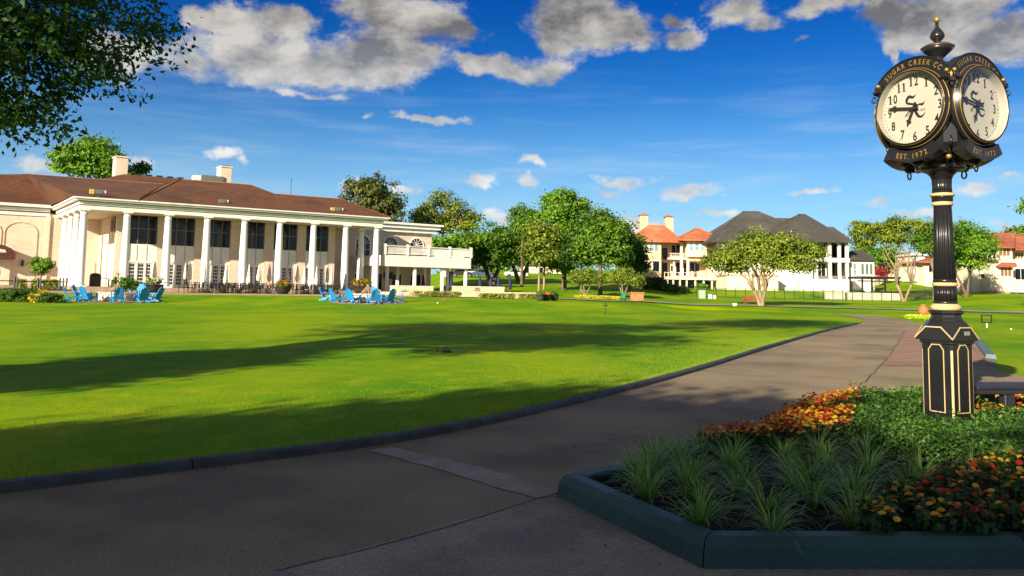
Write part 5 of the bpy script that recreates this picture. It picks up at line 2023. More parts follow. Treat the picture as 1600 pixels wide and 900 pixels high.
# grass like tufts
LM_lir = leafmat('tuft_leaf', (.03, .14, .010), (.38, .56, .14), .45, .25)
def tuft_mesh(seed, nb=95, L0=.33):
    rng = np.random.default_rng(seed)
    ns = 5
    quads = []
    tint = []
    for b in range(nb):
        az_ = rng.uniform(0, 2 * math.pi)
        L = L0 * rng.uniform(.65, 1.15)
        w = rng.uniform(.0028, .0052)
        el0 = rng.uniform(.75, 1.48)
        bend = rng.uniform(.8, 1.9) * (1.65 - el0 * .5)
        p = np.array([math.cos(az_) * rng.uniform(0, .03), math.sin(az_) * rng.uniform(0, .03), 0.0])
        e = el0
        side = np.array([-math.sin(az_), math.cos(az_), 0])
        prev = None
        tt = rng.random() ** 1.1
        for k in range(ns + 1):
            ww = w * (1 - (k / ns) ** 2 * .9)
            cur = (p - side * ww, p + side * ww)
            if prev is not None:
                quads.append([prev[0], prev[1], cur[1], cur[0]])
                tint.append(np.clip(tt * .7 + .12 * k / ns * 2, 0, 1))
            prev = cur
            p = p + np.array([math.cos(az_) * math.cos(e), math.sin(az_) * math.cos(e), math.sin(e)]) * L / ns
            e -= bend / ns
    return np.array(quads), np.array(tint)
tuft_protos = []
def scatter(poly_px, spacing, z, seed, maxn=400, dens_keep=1.0):
    poly = [v2(G(px, py, z)) for px, py in poly_px]
    rnd = random.Random(seed)
    x0, x1 = min(p[0] for p in poly), max(p[0] for p in poly)
    y0, y1 = min(p[1] for p in poly), max(p[1] for p in poly)
    out = []
    tries = 0
    while tries < 6000 and len(out) < maxn:
        tries += 1
        p = (rnd.uniform(x0, x1), rnd.uniform(y0, y1))
        if inside(p, poly) and inside(p, soil_poly) and all((p[0] - q[0]) ** 2 + (p[1] - q[1]) ** 2 > spacing ** 2 for q in out):
            out.append(p)
    return out
rt_ = random.Random(21)
def place_tufts(spots, label, group, sc0=1.0, name='liriope_tuft'):
    for i, (x, y) in enumerate(spots):
        s = sc0 * rt_.uniform(.85, 1.18)
        k = rt_.randrange(5)
        key = (name, k)
        if key not in PROT:
            Vt, ti = tuft_mesh(200 + k)
            o = quads_mesh(name, Vt, LM_lir, ti)
            PROT[key] = o.data
            used = o
        else:
            used = bpy.data.objects.new(name, PROT[key])
            COL.objects.link(used)
        used.location = (x, y, .11)
        used.rotation_euler = (0, 0, rt_.uniform(0, 6.28))
        used.scale = (s, s, s)
        tag(used, label, 'plant', group)
PROT = {}
front = [v2(G(px, py, .11)) for px, py in [(990, 748), (1015, 735), (1045, 722), (1010, 760)]]
front += scatter([(985, 775), (1120, 850), (1300, 850), (1370, 820), (1345, 770), (1380, 735), (1290, 715), (1130, 715), (1040, 715), (1000, 740)], .295, .11, 31)
place_tufts(front, 'striped grassy tuft arching over the dark mulch in the front of the bed', 'grassy tufts in the front of the bed', 1.0)
place_tufts([v2(G(px, py, .11)) for px, py in [(1422, 768), (1440, 752), (1520, 748), (1412, 790)]], 'grassy tuft on bare mulch between the shrubs and the right flowers', 'tufts right of the front clump', .95)
back = scatter([(1275, 632), (1300, 618), (1440, 612), (1442, 630), (1350, 632)], .2, .11, 33)
place_tufts(back, 'grassy tuft at the far rim of the bed left of the clock, tips in sun', 'grassy tufts on the far rim', 1.0)

# marigold plants
LM_mari = leafmat('marigold_foliage', (.010, .040, .008), (.05, .12, .02), .6, .2)
M_pet = {'orange': mat('petal_orange', (.72, .26, .015), (.80, .36, .02), rough=.7, scale=30),
         'yellow': mat('petal_yellow', (.84, .50, .03), (.80, .42, .025), rough=.7, scale=30),
         'red': mat('petal_red', (.68, .050, .010), (.60, .028, .008), rough=.7, scale=30)}
def blossom_mesh(rad, seed):
    rnd = random.Random(seed)
    mb = MB()
    for ring, (n, r0, r1, zz) in enumerate(((9, .25, 1.0, .0), (8, .12, .74, .28), (6, .0, .42, .5))):
        for k in range(n):
            a = 2 * math.pi * (k + .5 * ring) / n + rnd.uniform(-.1, .1)
            w_ = math.pi / n * 1.15
            zt = zz + rnd.uniform(-.06, .1)
            mb.add([(r0 * rad * math.cos(a), r0 * rad * math.sin(a), zz * rad + .12 * rad), (r1 * rad * math.cos(a - w_), r1 * rad * math.sin(a - w_), zt * rad), (r1 * 1.08 * rad * math.cos(a), r1 * 1.08 * rad * math.sin(a), zt * rad - .1 * rad), (r1 * rad * math.cos(a + w_), r1 * rad * math.sin(a + w_), zt * rad)], [(0, 1, 2, 3)])
    return mb
BLO = {}
FOL = {}
def marigold(x, y, cols_, nb, label, group, hh=.17, rad=.021, spread=.11, z=.11):
    r = empty('marigold_plant', (x, y, z), label, 'flower', group, rz=rt_.uniform(0, 6.28))
    k = rt_.randrange(4)
    if k not in FOL:
        Vt, ti, cc = crown([(0, 0, .09, .11, .11, .085)], 260, .05, 40, .03, 300 + k)
        o = quads_mesh('foliage', Vt, LM_mari, ti, parent=r)
        FOL[k] = o.data
    else:
        o = bpy.data.objects.new('foliage', FOL[k])
        COL.objects.link(o)
        o.parent = r
    for i in range(nb):
        c = rt_.choice(cols_)
        v = rt_.randrange(2)
        key = (c, v, rad)
        if key not in BLO:
            b = blossom_mesh(rad, 10 + v).build('blossom', M_pet[c], r)
            BLO[key] = b.data
        else:
            b = bpy.data.objects.new('blossom', BLO[key])
            COL.objects.link(b)
            b.parent = r
        a = 2.4 * i + rt_.uniform(-.4, .4)
        rr = spread * math.sqrt((i + .5) / nb)
        b.location = (rr * math.cos(a), rr * math.sin(a), hh * rt_.uniform(.86, 1.15) - .25 * rr)
        b.rotation_euler = (rt_.uniform(-.5, .5), rt_.uniform(-.5, .5), rt_.uniform(0, 6))
        s = rt_.uniform(.8, 1.25)
        b.scale = (s, s, s)
OYR = ['yellow', 'yellow', 'red', 'red', 'orange', 'yellow']
left_patch = scatter([(1035, 722), (1060, 708), (1100, 695), (1180, 672), (1235, 645), (1262, 632), (1335, 634), (1332, 668), (1310, 690), (1240, 705), (1120, 718)], .175, .11, 41)
left_patch += scatter([(1060, 716), (1130, 712), (1250, 712), (1320, 700), (1325, 670), (1200, 680)], .19, .11, 47)
left_patch += scatter([(1085, 705), (1200, 662), (1250, 640), (1320, 640), (1320, 660), (1220, 690)], .2, .11, 42)
for (x, y) in left_patch:
    redd = y < 6.7 + rt_.uniform(-.1, .6)
    marigold(x, y, ['red', 'red', 'red', 'orange'] if (redd and rt_.random() < .6) else OYR, rt_.randint(17, 21),
             'marigold in the dense orange and yellow drift left of the clock', 'marigolds in the left drift', hh=.235, rad=.0165)
right_patch = scatter([(1345, 848), (1385, 815), (1450, 790), (1505, 775), (1545, 745), (1620, 735), (1640, 850), (1500, 852)], .19, .11, 43)
for (x, y) in right_patch:
    c = ['red', 'red', 'red', 'orange'] if rt_.random() < .42 else ['yellow', 'yellow', 'yellow', 'orange']
    marigold(x, y, c, rt_.randint(7, 11), 'low marigold in the loose yellow and red patch by the front kerb', 'marigolds in the right patch', hh=.185, rad=.0205, spread=.11)
for (x, y) in [v2(G(px_, py_, .25)) for px_, py_ in [(1532, 640), (1545, 644), (1560, 640), (1600, 643), (1535, 628), (1550, 630), (1565, 628), (1598, 630), (1612, 632), (1530, 619), (1545, 620), (1560, 619), (1577, 621), (1592, 620), (1608, 621), (1620, 622), (1538, 636), (1606, 637)]]:
    marigold(x, y, ['red', 'orange', 'yellow', 'orange'], rt_.randint(7, 10), 'sunlit red and orange marigold behind the black bench', 'marigolds behind the bench', hh=.19, rad=.022)
# low leafy shrubs
LM_shr = leafmat('shrub_leaf', (.018, .065, .010), (.10, .21, .025), .5, .25)
sh_sp = scatter([(1330, 690), (1335, 655), (1360, 640), (1440, 640), (1445, 700), (1480, 715), (1560, 700), (1640, 690), (1640, 720), (1560, 735), (1490, 735), (1400, 720)], .25, .11, 51)
sh_sp += scatter([(1425, 700), (1500, 705), (1560, 690), (1640, 680), (1560, 672), (1530, 680)], .26, .11, 53)
FS = []
for i, (x, y) in enumerate(sh_sp):
    if math.hypot(x - 4.6, y - 8.45) < .42 or (x > 5.35 and y > 8.2):
        continue
    r = empty('leafy_shrub', (x, y, .10), 'knee low leafy green shrub massed round the foot of the clock', 'shrub', 'low shrubs round the clock', rz=rt_.uniform(0, 6.3))
    if len(FS) < 4:
        Vt, ti, cc = crown([(0, 0, .11, .17, .17, .105)], 1500, .034, 110, .035, 400 + len(FS))
        o = quads_mesh('foliage', Vt, LM_shr, ti, parent=r)
        FS.append(o.data)
    else:
        o = bpy.data.objects.new('foliage', FS[rt_.randrange(4)])
        COL.objects.link(o)
        o.parent = r
    s = rt_.uniform(.85, 1.25)
    r.scale = (s, s, s * rt_.uniform(.85, 1.15))

# black bench at the right edge
bq = G(1582, 662, .11)
bn = empty('black_bench', (bq.x, bq.y, .14), 'black backless bench beside the flower bed, cut by the right edge', 'bench', rz=R(8))
for k in range(6):
    MB().bbox(-.42, 1.6, -.02 + k * .075, .045 + k * .075, .345, .375, .006).build('seat_slat', M_iron, bn)
MB().box(-.40, 1.58, .0, .04, .29, .344).build('apron', M_iron, bn)
for x in (-.06, 1.3):
    MB().bbox(x, x + .13, .02, .12, -.04, .344, .01).build('leg', M_iron, bn)
    MB().bbox(x, x + .13, .32, .42, -.04, .344, .01).build('leg', M_iron, bn)
LM_near = leafmat('near_leaves', (.02, .085, .006), (.12, .29, .02), trans=.45)
shade_tree('shade_tree', Vector((-11.6, 7.5, .02)), 6.6, 8.4, 3.4, 'big leafy shade tree whose boughs hang into the top left corner', 210000, .09, 4200, .17, 501, 4.2, .34,
           extra=[(5.2, 2.4, 4.1, 1.1, 1.4, 1.0), (5.6, 3.6, 5.2, 1.1, 1.4, .9), (6.4, 2.4, 12.3, 3.2, 3.2, 1.6), (4.6, 1.6, 11.2, 3.2, 3.2, 1.6), (6.4, 2.4, 12.0, 3.0, 3.0, 1.6), (7.4, 4.2, 12.6, 2.8, 2.8, 1.4), (4.0, .2, 11.9, 2.8, 2.8, 1.5), (5.0, 2.6, 3.7, .9, 1.0, .8), (5.7, 3.2, 4.5, 1.0, 1.0, .8), (5.2, 2.2, 4.6, 1.2, 1.3, .9), (5.0, 2.6, 3.5, .7, .8, .6)])  # high blobs above the view added to stretch the crown's lawn shadow
shade_tree('shade_tree', Vector((-15.5, -.6, .02)), 1.7, 6.2, 2.2, 'smaller shade tree left of the view whose shade bands the lawn', 16000, .26, 420, .35, 504, 2.6, .26)
shade_tree('shade_tree', Vector((-10.8, -11.3, .02)), 5.0, 6.8, 3.4, 'shade tree behind the viewer to the left, seen only by its shade on the path', 60000, .26, 1200, .34, 502, 3.2, .32)
shade_tree('shade_tree', Vector((-4.6, -14.8, .02)), 4.6, 6.6, 3.2, 'shade tree behind the viewer, seen only by its shade on the bed', 4500, .26, 420, .36, 503, 3.2, .32)

# ---------------------------------------------------------------- lawn furniture
M_blue = mat('sky_blue_paint', (.012, .26, .62), (.010, .22, .55), rough=.45)
M_stone = mat('pale_stone', (.62, .56, .46), (.46, .42, .35), rough=.9, scale=2.5)
M_wood = mat('split_log', (.34, .22, .12), (.22, .13, .07), rough=.9, scale=6)
def adirondack_proto():
    r = empty('lawn_chair', (0, 0, 0))
    def b(nm, mb):
        return mb.build(nm, M_blue, r)
    mb = MB()
    for k in range(5):
        y = -.32 + k * .12
        z = .40 - k * .035
        mb.add([(-.27, y, z), (.27, y, z), (.27, y + .10, z - .03), (-.27, y + .10, z - .03), (-.27, y, z - .025), (.27, y, z - .025), (.27, y + .10, z - .055), (-.27, y + .10, z - .055)],
               [(0, 1, 2, 3), (7, 6, 5, 4), (0, 4, 5, 1), (1, 5, 6, 2), (2, 6, 7, 3), (3, 7, 4, 0)])
    tag(b('seat_slats', mb), kind='stuff')
    for k in range(5):
        x = (k - 2) * .118
        top = 1.02 - .03 * (k - 2) ** 2
        w = .052
        y0, y1 = .22, .55 + .02
        vs = [(x - w, y0, .24), (x + w, y0, .24), (x + w * 1.05, y1, top), (x - w * 1.05, y1, top)]
        b('back_slat', MB().add(vs + [(a, y + .03, z - .01) for a, y, z in vs], [(0, 1, 2, 3), (7, 6, 5, 4), (1, 0, 4, 5), (2, 1, 5, 6), (3, 2, 6, 7), (0, 3, 7, 4)]))
    for sx in (-1, 1):
        b('arm', MB().add([(sx * .27, -.42, .60), (sx * .42, -.42, .60), (sx * .38, .42, .57), (sx * .29, .42, .57), (sx * .27, -.42, .57), (sx * .42, -.42, .57), (sx * .38, .42, .54), (sx * .29, .42, .54)],
                          [(0, 1, 2, 3), (7, 6, 5, 4), (0, 4, 5, 1), (1, 5, 6, 2), (2, 6, 7, 3), (3, 7, 4, 0)]))
        b('front_leg', MB().box(sx * .29, sx * .345, -.36, -.26, 0, .568))
        b('rear_leg', MB().add([(sx * .26, -.34, .33), (sx * .26, -.34, .42), (sx * .26, .55, .10), (sx * .26, .50, .0), (sx * .289, -.34, .33), (sx * .289, -.34, .42), (sx * .289, .55, .10), (sx * .289, .50, .0)],
                               [(0, 1, 2, 3), (7, 6, 5, 4), (0, 4, 5, 1), (1, 5, 6, 2), (2, 6, 7, 3), (3, 7, 4, 0)]))
    return r
AP = adirondack_proto()
used_ap = False
def fire_pit(cx, cy, px_c, label, lab_ch, chairs):
    global used_ap
    c = hit(cx, cy)
    pad = sheet('fire_pit_pad', [(c.x + 2.7 * math.cos(k * math.pi / 16), c.y + 2.7 * math.sin(k * math.pi / 16)) for k in range(32)], lambda x, y: lawn_z(x, y) + .02, M_pave, step=.9)
    r = empty('fire_pit', c + Vector((0, 0, .045)), label, 'fire pit')
    sm = None
    for course in range(3):
        for k in range(20):
            a = 2 * math.pi * (k + .5 * course) / 20
            if sm is None:
                sm = MB().bbox(-.165, .165, -.16, .16, 0, .185, .015).build('stone', M_stone, r)
                o = sm
            else:
                o = sm.copy()
                COL.objects.link(o)
            o.location = (1.05 * math.cos(a), 1.05 * math.sin(a), course * .19)
            o.rotation_euler = (0, 0, a + math.pi / 2)
            q = random.uniform(.94, 1.03)
            o.scale = (q, random.uniform(.9, 1.1), 1)
    for k in range(9):
        a = 2 * math.pi * k / 9 + .2
        MB().tube([(.62 * math.cos(a), .62 * math.sin(a), .35), (-.06 * math.cos(a), -.06 * math.sin(a), 1.12 + .05 * (k % 3))], [.085, .06], 7).build('log', M_wood, r)
    for (px, py, lab) in chairs:
        q = hit(px, py)
        if q.xy.__sub__(c.xy).length < 1.6:
            q = Vector((*(c.xy + (q.xy - c.xy).normalized() * 1.75), c.z))
        if not used_ap:
            o = AP
            used_ap = True
        else:
            o = copy_tree(AP)
        o.location = (q.x, q.y, lawn_z(q.x, q.y) + (.02 if (q.xy - c.xy).length < 2.7 else 0))
        d = c.xy - q.xy
        o.rotation_euler = (0, 0, math.atan2(d.x, -d.y) + random.uniform(-.25, .25))
        tag(o, lab, 'lawn chair', 'blue lawn chairs round the fire pits')
fire_pit(183, 470.5, 0, 'round pale stone fire pit with stacked logs in front of the left columns', '', [
    (113, 472.2, 'leftmost blue lawn chair at the left fire pit, facing right'), (127, 469.2, 'blue lawn chair half behind the second chair from the left'), (139, 473, 'second blue lawn chair from the left, angled to the pit'),
    (183, 474, 'blue lawn chair with its back to the viewer before the left fire pit'), (214, 467.5, 'blue lawn chair beyond the left fire pit, partly hidden'),
    (221, 474, 'blue lawn chair right of the left fire pit, shaded back'), (240, 472.5, 'rightmost blue lawn chair at the left fire pit')])
fire_pit(574, 472.5, 0, 'round pale stone fire pit with stacked logs before the right end of the porch', '', [
    (512, 470.5, 'leftmost blue lawn chair of the right hand group'), (527, 473.5, 'second blue lawn chair of the right group, facing right'), (552, 475.3, 'blue lawn chair seen from behind at the right fire pit'),
    (583, 475.8, 'blue lawn chair with its back to the viewer under the orange flower pot'), (580, 468.5, 'blue lawn chair behind the right fire pit'), (606, 474.5, 'blue lawn chair in profile near the hedge'), (620, 472.5, 'last blue lawn chair on the right of the group')])

# planters
LM_orf = leafmat('orange_flowers', (.50, .12, .01), (.80, .34, .02), .7, .1)
LM_whf = leafmat('white_flowers', (.55, .52, .30), (.8, .78, .6), .7, .1)
LM_yel = leafmat('yellow_leaves', (.40, .34, .02), (.72, .62, .05), .6, .2)
LM_lime = leafmat('lime_leaves', (.16, .24, .03), (.42, .45, .08), .6, .3)
M_pot = mat('dark_bowl', (.022, .018, .016), (.035, .028, .024), rough=.6)
def bowl(q, s, label, fl, seed, tall=.35):
    r = empty('flower_bowl', q, label, 'planter')
    MB().lathe([(.38 * s, 0), (.52 * s, .08 * s), (.70 * s, .35 * s), (.76 * s, .62 * s), (.80 * s, .64 * s), (.80 * s, .68 * s), (.72 * s, .68 * s), (.68 * s, .60 * s)], n=28).build('bowl', M_pot, r)
    Vt, ti, cc = crown([(0, 0, .85 * s, .72 * s, .72 * s, tall * s)], 1500, .12, 60, .1, seed)
    quads_mesh('foliage', Vt, LM_oak, ti, parent=r)
    Vt, ti, cc = crown([(0, 0, .92 * s, .74 * s, .74 * s, tall * s)], 650, .13, 60, .07, seed + 1)
    quads_mesh('flowers', Vt, fl, ti, parent=r, kind='stuff')
ter = lambda px, t, z: (lambda s: B(s, t, z))(solve_roof(px, 450, t)[0])
bowl(ter(240, -6.2, .602), 1.0, 'big dark bowl of white flowers on the terrace right of the left fire pit', LM_whf, 601)
bowl(ter(441.5, -6.4, .602), .95, 'big dark bowl of orange flowers on the terrace before the middle columns', LM_orf, 603)
bowl(ter(566, -2.5, .602), 1.25, 'dark bowl overflowing with orange flowers at the last porch columns', LM_orf, 605)
q = ter(197, -6.4, .602)
bush('shrub', q, .95, .9, 1.15, 'bushy green shrub on the terrace between the fire pit and the white flower bowl', LM_oak, n=2600, size=.17, seed=610, cs=.14)

# terrace dining furniture
def metal_chair():
    r = empty('terrace_chair', (0, 0, 0))
    MB().bbox(-.22, .22, -.22, .22, .43, .46, .01).build('seat', M_iron, r)
    mb = MB()
    mb.box(-.22, .22, .2, .23, .88, .92)
    for k in range(5):
        mb.box(-.2 + k * .095, -.175 + k * .095, .205, .225, .46, .88)
    mb.box(-.22, -.19, .2, .23, .46, .88).box(.19, .22, .2, .23, .46, .88)
    mb.build('backrest', M_iron, r)
    for sx in (-1, 1):
        MB().tube([(sx * .22, .21, .66), (sx * .25, -.18, .66), (sx * .23, -.2, .46)], .018, 5).build('arm', M_iron, r)
        for sy in (-1, 1):
            MB().tube([(sx * .2, sy * .2, .43), (sx * .22, sy * .23, 0)], .018, 5).build('leg', M_iron, r)
    return r
def metal_table():
    r = empty('terrace_table', (0, 0, 0))
    MB().lathe([(.5, .71), (.52, .72), (.52, .745), (.5, .75)], n=18).build('table_top', M_iron, r)
    MB().lathe([(.04, .02), (.035, .71)], n=8).build('pedestal', M_iron, r)
    MB().lathe([(.3, 0), (.28, .03), (.05, .06)], n=14).build('foot', M_iron, r)
    return r
MC, MT = metal_chair(), metal_table()
firstc, firstt = [True], [True]
rj = random.Random(99)
tabs = [(300, -3.6), (325, -5.0), (349, -3.4), (372, -5.2), (395, -3.8), (418, -5.2), (462, -3.6), (482, -5.2), (503, -3.8), (522, -5.4), (312, -2.2), (338, -5.9), (361, -2.2), (384, -2.3), (407, -2.2), (474, -2.2), (493, -5.8), (512, -2.2)]
for i, (px, t) in enumerate(tabs):
    c = ter(px, t, .602)
    o = MT if firstt[0] else copy_tree(MT)
    firstt[0] = False
    o.location = c
    tag(o, 'black metal table among the terrace chairs before the porch columns', 'table', 'black tables on the terrace')
    for k in range(4):
        a = k * math.pi / 2 + rj.uniform(-.3, .3) + BANG
        o = MC if firstc[0] else copy_tree(MC)
        firstc[0] = False
        rr = rj.uniform(.72, .92)
        o.location = (c.x + rr * math.cos(a), c.y + rr * math.sin(a), c.z)
        o.rotation_euler = (0, 0, a - math.pi / 2 + rj.uniform(-.2, .2))
        tag(o, 'black metal dining chair set out on the terrace before the porch columns', 'chair', 'black dining chairs on the terrace')
M_canv = mat('cream_canvas', (.74, .68, .55), (.64, .58, .46), rough=.9)
M_navy = mat('navy_canvas', (.012, .016, .06), (.018, .022, .08), rough=.85)
def closed_umbrella(q, m, label, group, hgt=2.5, rz=0):
    r = empty('closed_parasol', q, label, 'parasol', group, rz)
    MB().lathe([(.028, 0), (.025, hgt - .02)], n=8).build('pole', M_mull, r)
    MB().lathe([(.26, 0), (.26, .06), (.06, .09)], n=14).build('base', M_iron, r)
    MB().lathe([(.08, .75), (.20, .85), (.25, 1.1), (.19, 1.5), (.14, 1.55), (.18, 1.65), (.10, 2.1), (.04, hgt - .1), (.012, hgt)], n=24, flute=.35, nfl=8).build('canopy', m, r)
for i, px in enumerate((240, 288, 295.5, 318, 352, 374, 388, 403.5, 420, 448, 464, 475, 494, 511, 517)):
    t = [1.6, 2.2, 1.2, -1.6, -1.4, 1.2, -1.2, 1.6][i % 8]
    closed_umbrella(ter(px, t, .954 if t > -.7 else .602), M_canv, 'furled cream parasol standing among the porch columns', 'furled cream parasols at the porch', 2.45 if t > -.7 else 2.75, i)
for px, t in ((615, 3.0), (643.5, 3.4), (661, 3.0)):
    closed_umbrella(ter(px, t, .5), M_navy, 'furled navy parasol under the white balcony', 'furled navy parasols under the balcony', 2.4)
closed_umbrella(at(705, 88), M_navy, 'furled navy parasol behind the last balcony post', None, 2.4)
for px, Y, lab in ((750, 86, 'furled navy parasol behind the tan patio wall, nearest the balcony'), (767, 90, 'dark furled parasol, second from the balcony on the open patio'), (779, 90, 'furled navy parasol near the right end of the upper tan wall'), (797, 91, 'furled navy parasol standing rightmost, on the grass bank')):
    closed_umbrella(at(px, Y), M_navy, lab, None, 2.35)
# bin and side table in the recess
q = ter(148, 4.5, .954)
r = empty('waste_bin', q, 'dark open fronted bin against the brick wall behind the left columns', 'bin', rz=BANG)
MB().bbox(-.45, .45, -.35, .35, 0, 1.05, .05).build('bin_body', M_pot, r)
MB().lathe([(.44, 1.051), (.40, 1.15), (.2, 1.22)], n=16).build('lid', M_pot, r)
q = ter(161, 4.5, .954)
r = empty('side_table', q, 'small brown serving table beside the dark bin', 'table', rz=BANG)
MB().bbox(-.5, .5, -.3, .3, .72, .78, .01).build('table_top', M_wood, r)
MB().box(-.45, .45, -.26, .26, .25, .29).build('shelf', M_wood, r)
for sx in (-1, 1):
    for sy in (-1, 1):
        MB().box(sx * .43 - .03, sx * .43 + .03, sy * .24 - .03, sy * .24 + .03, 0, .72).build('leg', M_iron, r)
q = ter(184, 3.0, .954)
r = empty('storage_box', q, 'low brown box beside the shrub at the first hall corner', 'box', rz=BANG)
MB().bbox(-.35, .35, -.3, .3, 0, .55, .02).build('box_body', M_wood, r)
MB().bbox(-.38, .38, -.33, .33, .551, .6, .015).build('lid', M_pot, r)

# black post fence at the wing
q0 = ter(60, 1.0, .72)
r = empty('post_fence', q0, 'low black rail fence with paired posts before the brick wing', 'fence', rz=0)
for px in (-28, -25, 22, 26, 58.5, 62.5, 93, 98.5, 103.5):
    p_ = ter(px, 1.0, .72) - q0
    MB().bbox(-.06, .06, -.06, .06, 0, .95, .01).build('post', M_iron, r).location = p_
for z in (.62,):
    a = ter(-40, 1.0, .72 + z) - q0
    b = ter(104, 1.0, .72 + z) - q0
    MB().tube([a, b], .045, 5, False).build('rail', M_iron, r)
# planting at the far left
LM_tuft = LM_lime
def strip_plants(name, p0, p1, n, size, hh, wd, m, label, cat, seed, kind='stuff'):
    rng = np.random.default_rng(seed)
    t = rng.random(n)
    P0, P1 = np.array(p0), np.array(p1)
    cl = rng.random(int(max(8, np.linalg.norm(P1 - P0) * 3)))
    t = cl[rng.integers(0, len(cl), n)] + rng.normal(0, .012, n)
    pts = P0 + (P1 - P0) * np.clip(t, 0, 1)[:, None]
    pts = pts + np.stack([rng.normal(0, wd * .3, n), rng.normal(0, wd * .3, n), rng.random(n) ** .8 * hh], 1)
    Vt = leaf_quads(pts, size * rng.uniform(.6, 1.3, n), np.tile([0, -.6, .8], (n, 1)), aspect=.3, rnd=.7, rng=rng)
    o = quads_mesh(name, Vt, m, rng.random(n), kind=kind)
    tag(o, label, cat)
strip_plants('ornamental_grass', ter(28, 3.5, .75), ter(90, 3.5, .75), 3500, .22, .75, .5, LM_lime, 'band of yellow green ornamental grass behind the rail fence', 'grass', 701)
strip_plants('hedge_plants', B(27.2, -5.6, .5), B(36.8, -5.4, .5), 5200, .2, .55, .6, LM_lime, 'strip of low yellow green plants in front of the balcony patio wall', 'hedge', 702)
strip_plants('hedge_plants', hit(752, 467), hit(838, 467.5), 3400, .2, .5, .5, LM_lime, 'strip of low pale green plants before the right patio wall', 'hedge', 703)
for i, (px, py, w_, hh, lab, mm) in enumerate([(6, 472, 22, 20, 'green shrub at the very left edge of the lawn', LM_oak), (28, 473, 18, 21, 'dark leafy shrub left of the yellow shrub', LM_dark), (54, 473, 12, 14, 'round yellow shrub among the dark ones at the left', LM_yel),
        (78, 474, 18, 15, 'spreading dark shrub at the right end of the left bed', LM_dark), (47, 468, 12, 14, 'small green shrub behind the round yellow shrub', LM_oak), (64, 466, 8, 12, 'small yellow shrub behind the spreading dark shrub', LM_yel)]):
    q = hit(px, py)
    s = q.y / 1250
    bush('shrub', q, w_ * s, w_ * s * .8, hh * s, lab, mm, n=1900, size=.12, seed=80 + i, cs=.11)

# patio at the right wing
M_tan = brick_mat('tan_wall', (.58, .42, .27), (.50, .35, .22), (.50, .38, .26))
def wall_run(px0, px1, y_top, y_bot, Y, label, coping=True, th=.35):
    q = at((px0 + px1) / 2, Y)
    x0, x1 = P(px0, 455, Y).x - q.x, P(px1, 455, Y).x - q.x
    z1 = P((px0 + px1) / 2, y_top, Y).z - q.z
    r = empty('patio_wall', q, label, 'wall')
    MB().box(x0, x1, 0, th, -.4, z1 - .07).build('wall_body', M_tan, r)
    MB().box(x0 - .04, x1 + .04, -.04, th + .04, z1 - .069, z1).build('coping', M_stone, r)
    return r
wall_run(609, 677, 446.5, 456, 80.5, 'low tan brick wall below the white balcony')
wall_run(706, 788, 447.5, 456, 84, 'upper low tan wall of the open patio right of the balcony')
wall_run(722, 838, 456.5, 467, 80.5, 'lower long tan wall at the edge of the putting lawn')
wall_run(575, 640, 456, 463, 78, 'short pale wall beside the last porch column')
q = at(714, 82)
r = empty('patio_steps', q, 'pale stone steps between the two tan patio walls', 'steps')
for k in range(4):
    MB().box(-.7 + k * .0, .55, k * .35, k * .35 + .6, -.3, .16 * (k + 1)).build('step', M_stone, r)
sheet('patio_paving', [v2(at(586, 79.5)), v2(at(845, 80.9)), v2(at(835, 93)), v2(at(690, 96)), v2(at(600, 86))], lambda x, y: TZ(x, y) + .06, M_pave, step=2)
for px, Y in ((627, 82.6), (655, 83), (745, 84.9), (775, 85.5)):
    c = at(px, Y, .062)
    o = copy_tree(MT)
    o.location = c
    tag(o, 'dark metal table on the patio behind a tan wall', 'table', 'dark tables on the patio')
    for k in range(4):
        a = k * math.pi / 2 + rj.uniform(-.3, .3)
        o = copy_tree(MC)
        rr = rj.uniform(.72, .92)
        o.location = (c.x + rr * math.cos(a), c.y + rr * math.sin(a), c.z)
        o.rotation_euler = (0, 0, a - math.pi / 2)
        tag(o, 'dark metal chair on the patio behind a tan wall', 'chair', 'dark chairs on the patio')
# three pots
M_terr = mat('dark_grey_pot', (.04, .035, .03), (.06, .05, .045), rough=.8)
for i, (px, lab, fl) in enumerate([(844, 'left dark round pot at the end of the tan wall', LM_oak), (854.5, 'middle dark pot with reddish flowers at the end of the tan wall', LM_orf), (866, 'right dark low pot, furthest from the tan wall', LM_dark)]):
    q = hit(px, 470)
    r = empty('plant_pot', q, lab, 'pot')
    MB().lathe([(.26, 0), (.34, .25), (.38, .50), (.40, .50), (.40, .55), (.34, .55), (.33, .48)], n=20).build('pot', M_terr, r)
    Vt, ti, cc = crown([(0, 0, .6, .32, .32, .12)], 260, .12, 20, .06, 620 + i)
    quads_mesh('foliage', Vt, fl, ti, parent=r)
# yellow bed under the crape myrtles
strip_plants('yellow_ground_cover', hit(905, 466), hit(965, 468), 3800, .16, .35, .9, LM_yel, 'band of yellow ground cover below the two small trees', 'flowers', 704)
strip_plants('lime_ground_cover', hit(1418, 498), hit(1452, 499), 3000, .12, .25, .5, leafmat('lime_cover', (.35, .50, .02), (.70, .85, .06), .6, .2), 'patch of lime yellow ground cover left of the clock column base', 'flowers', 705)

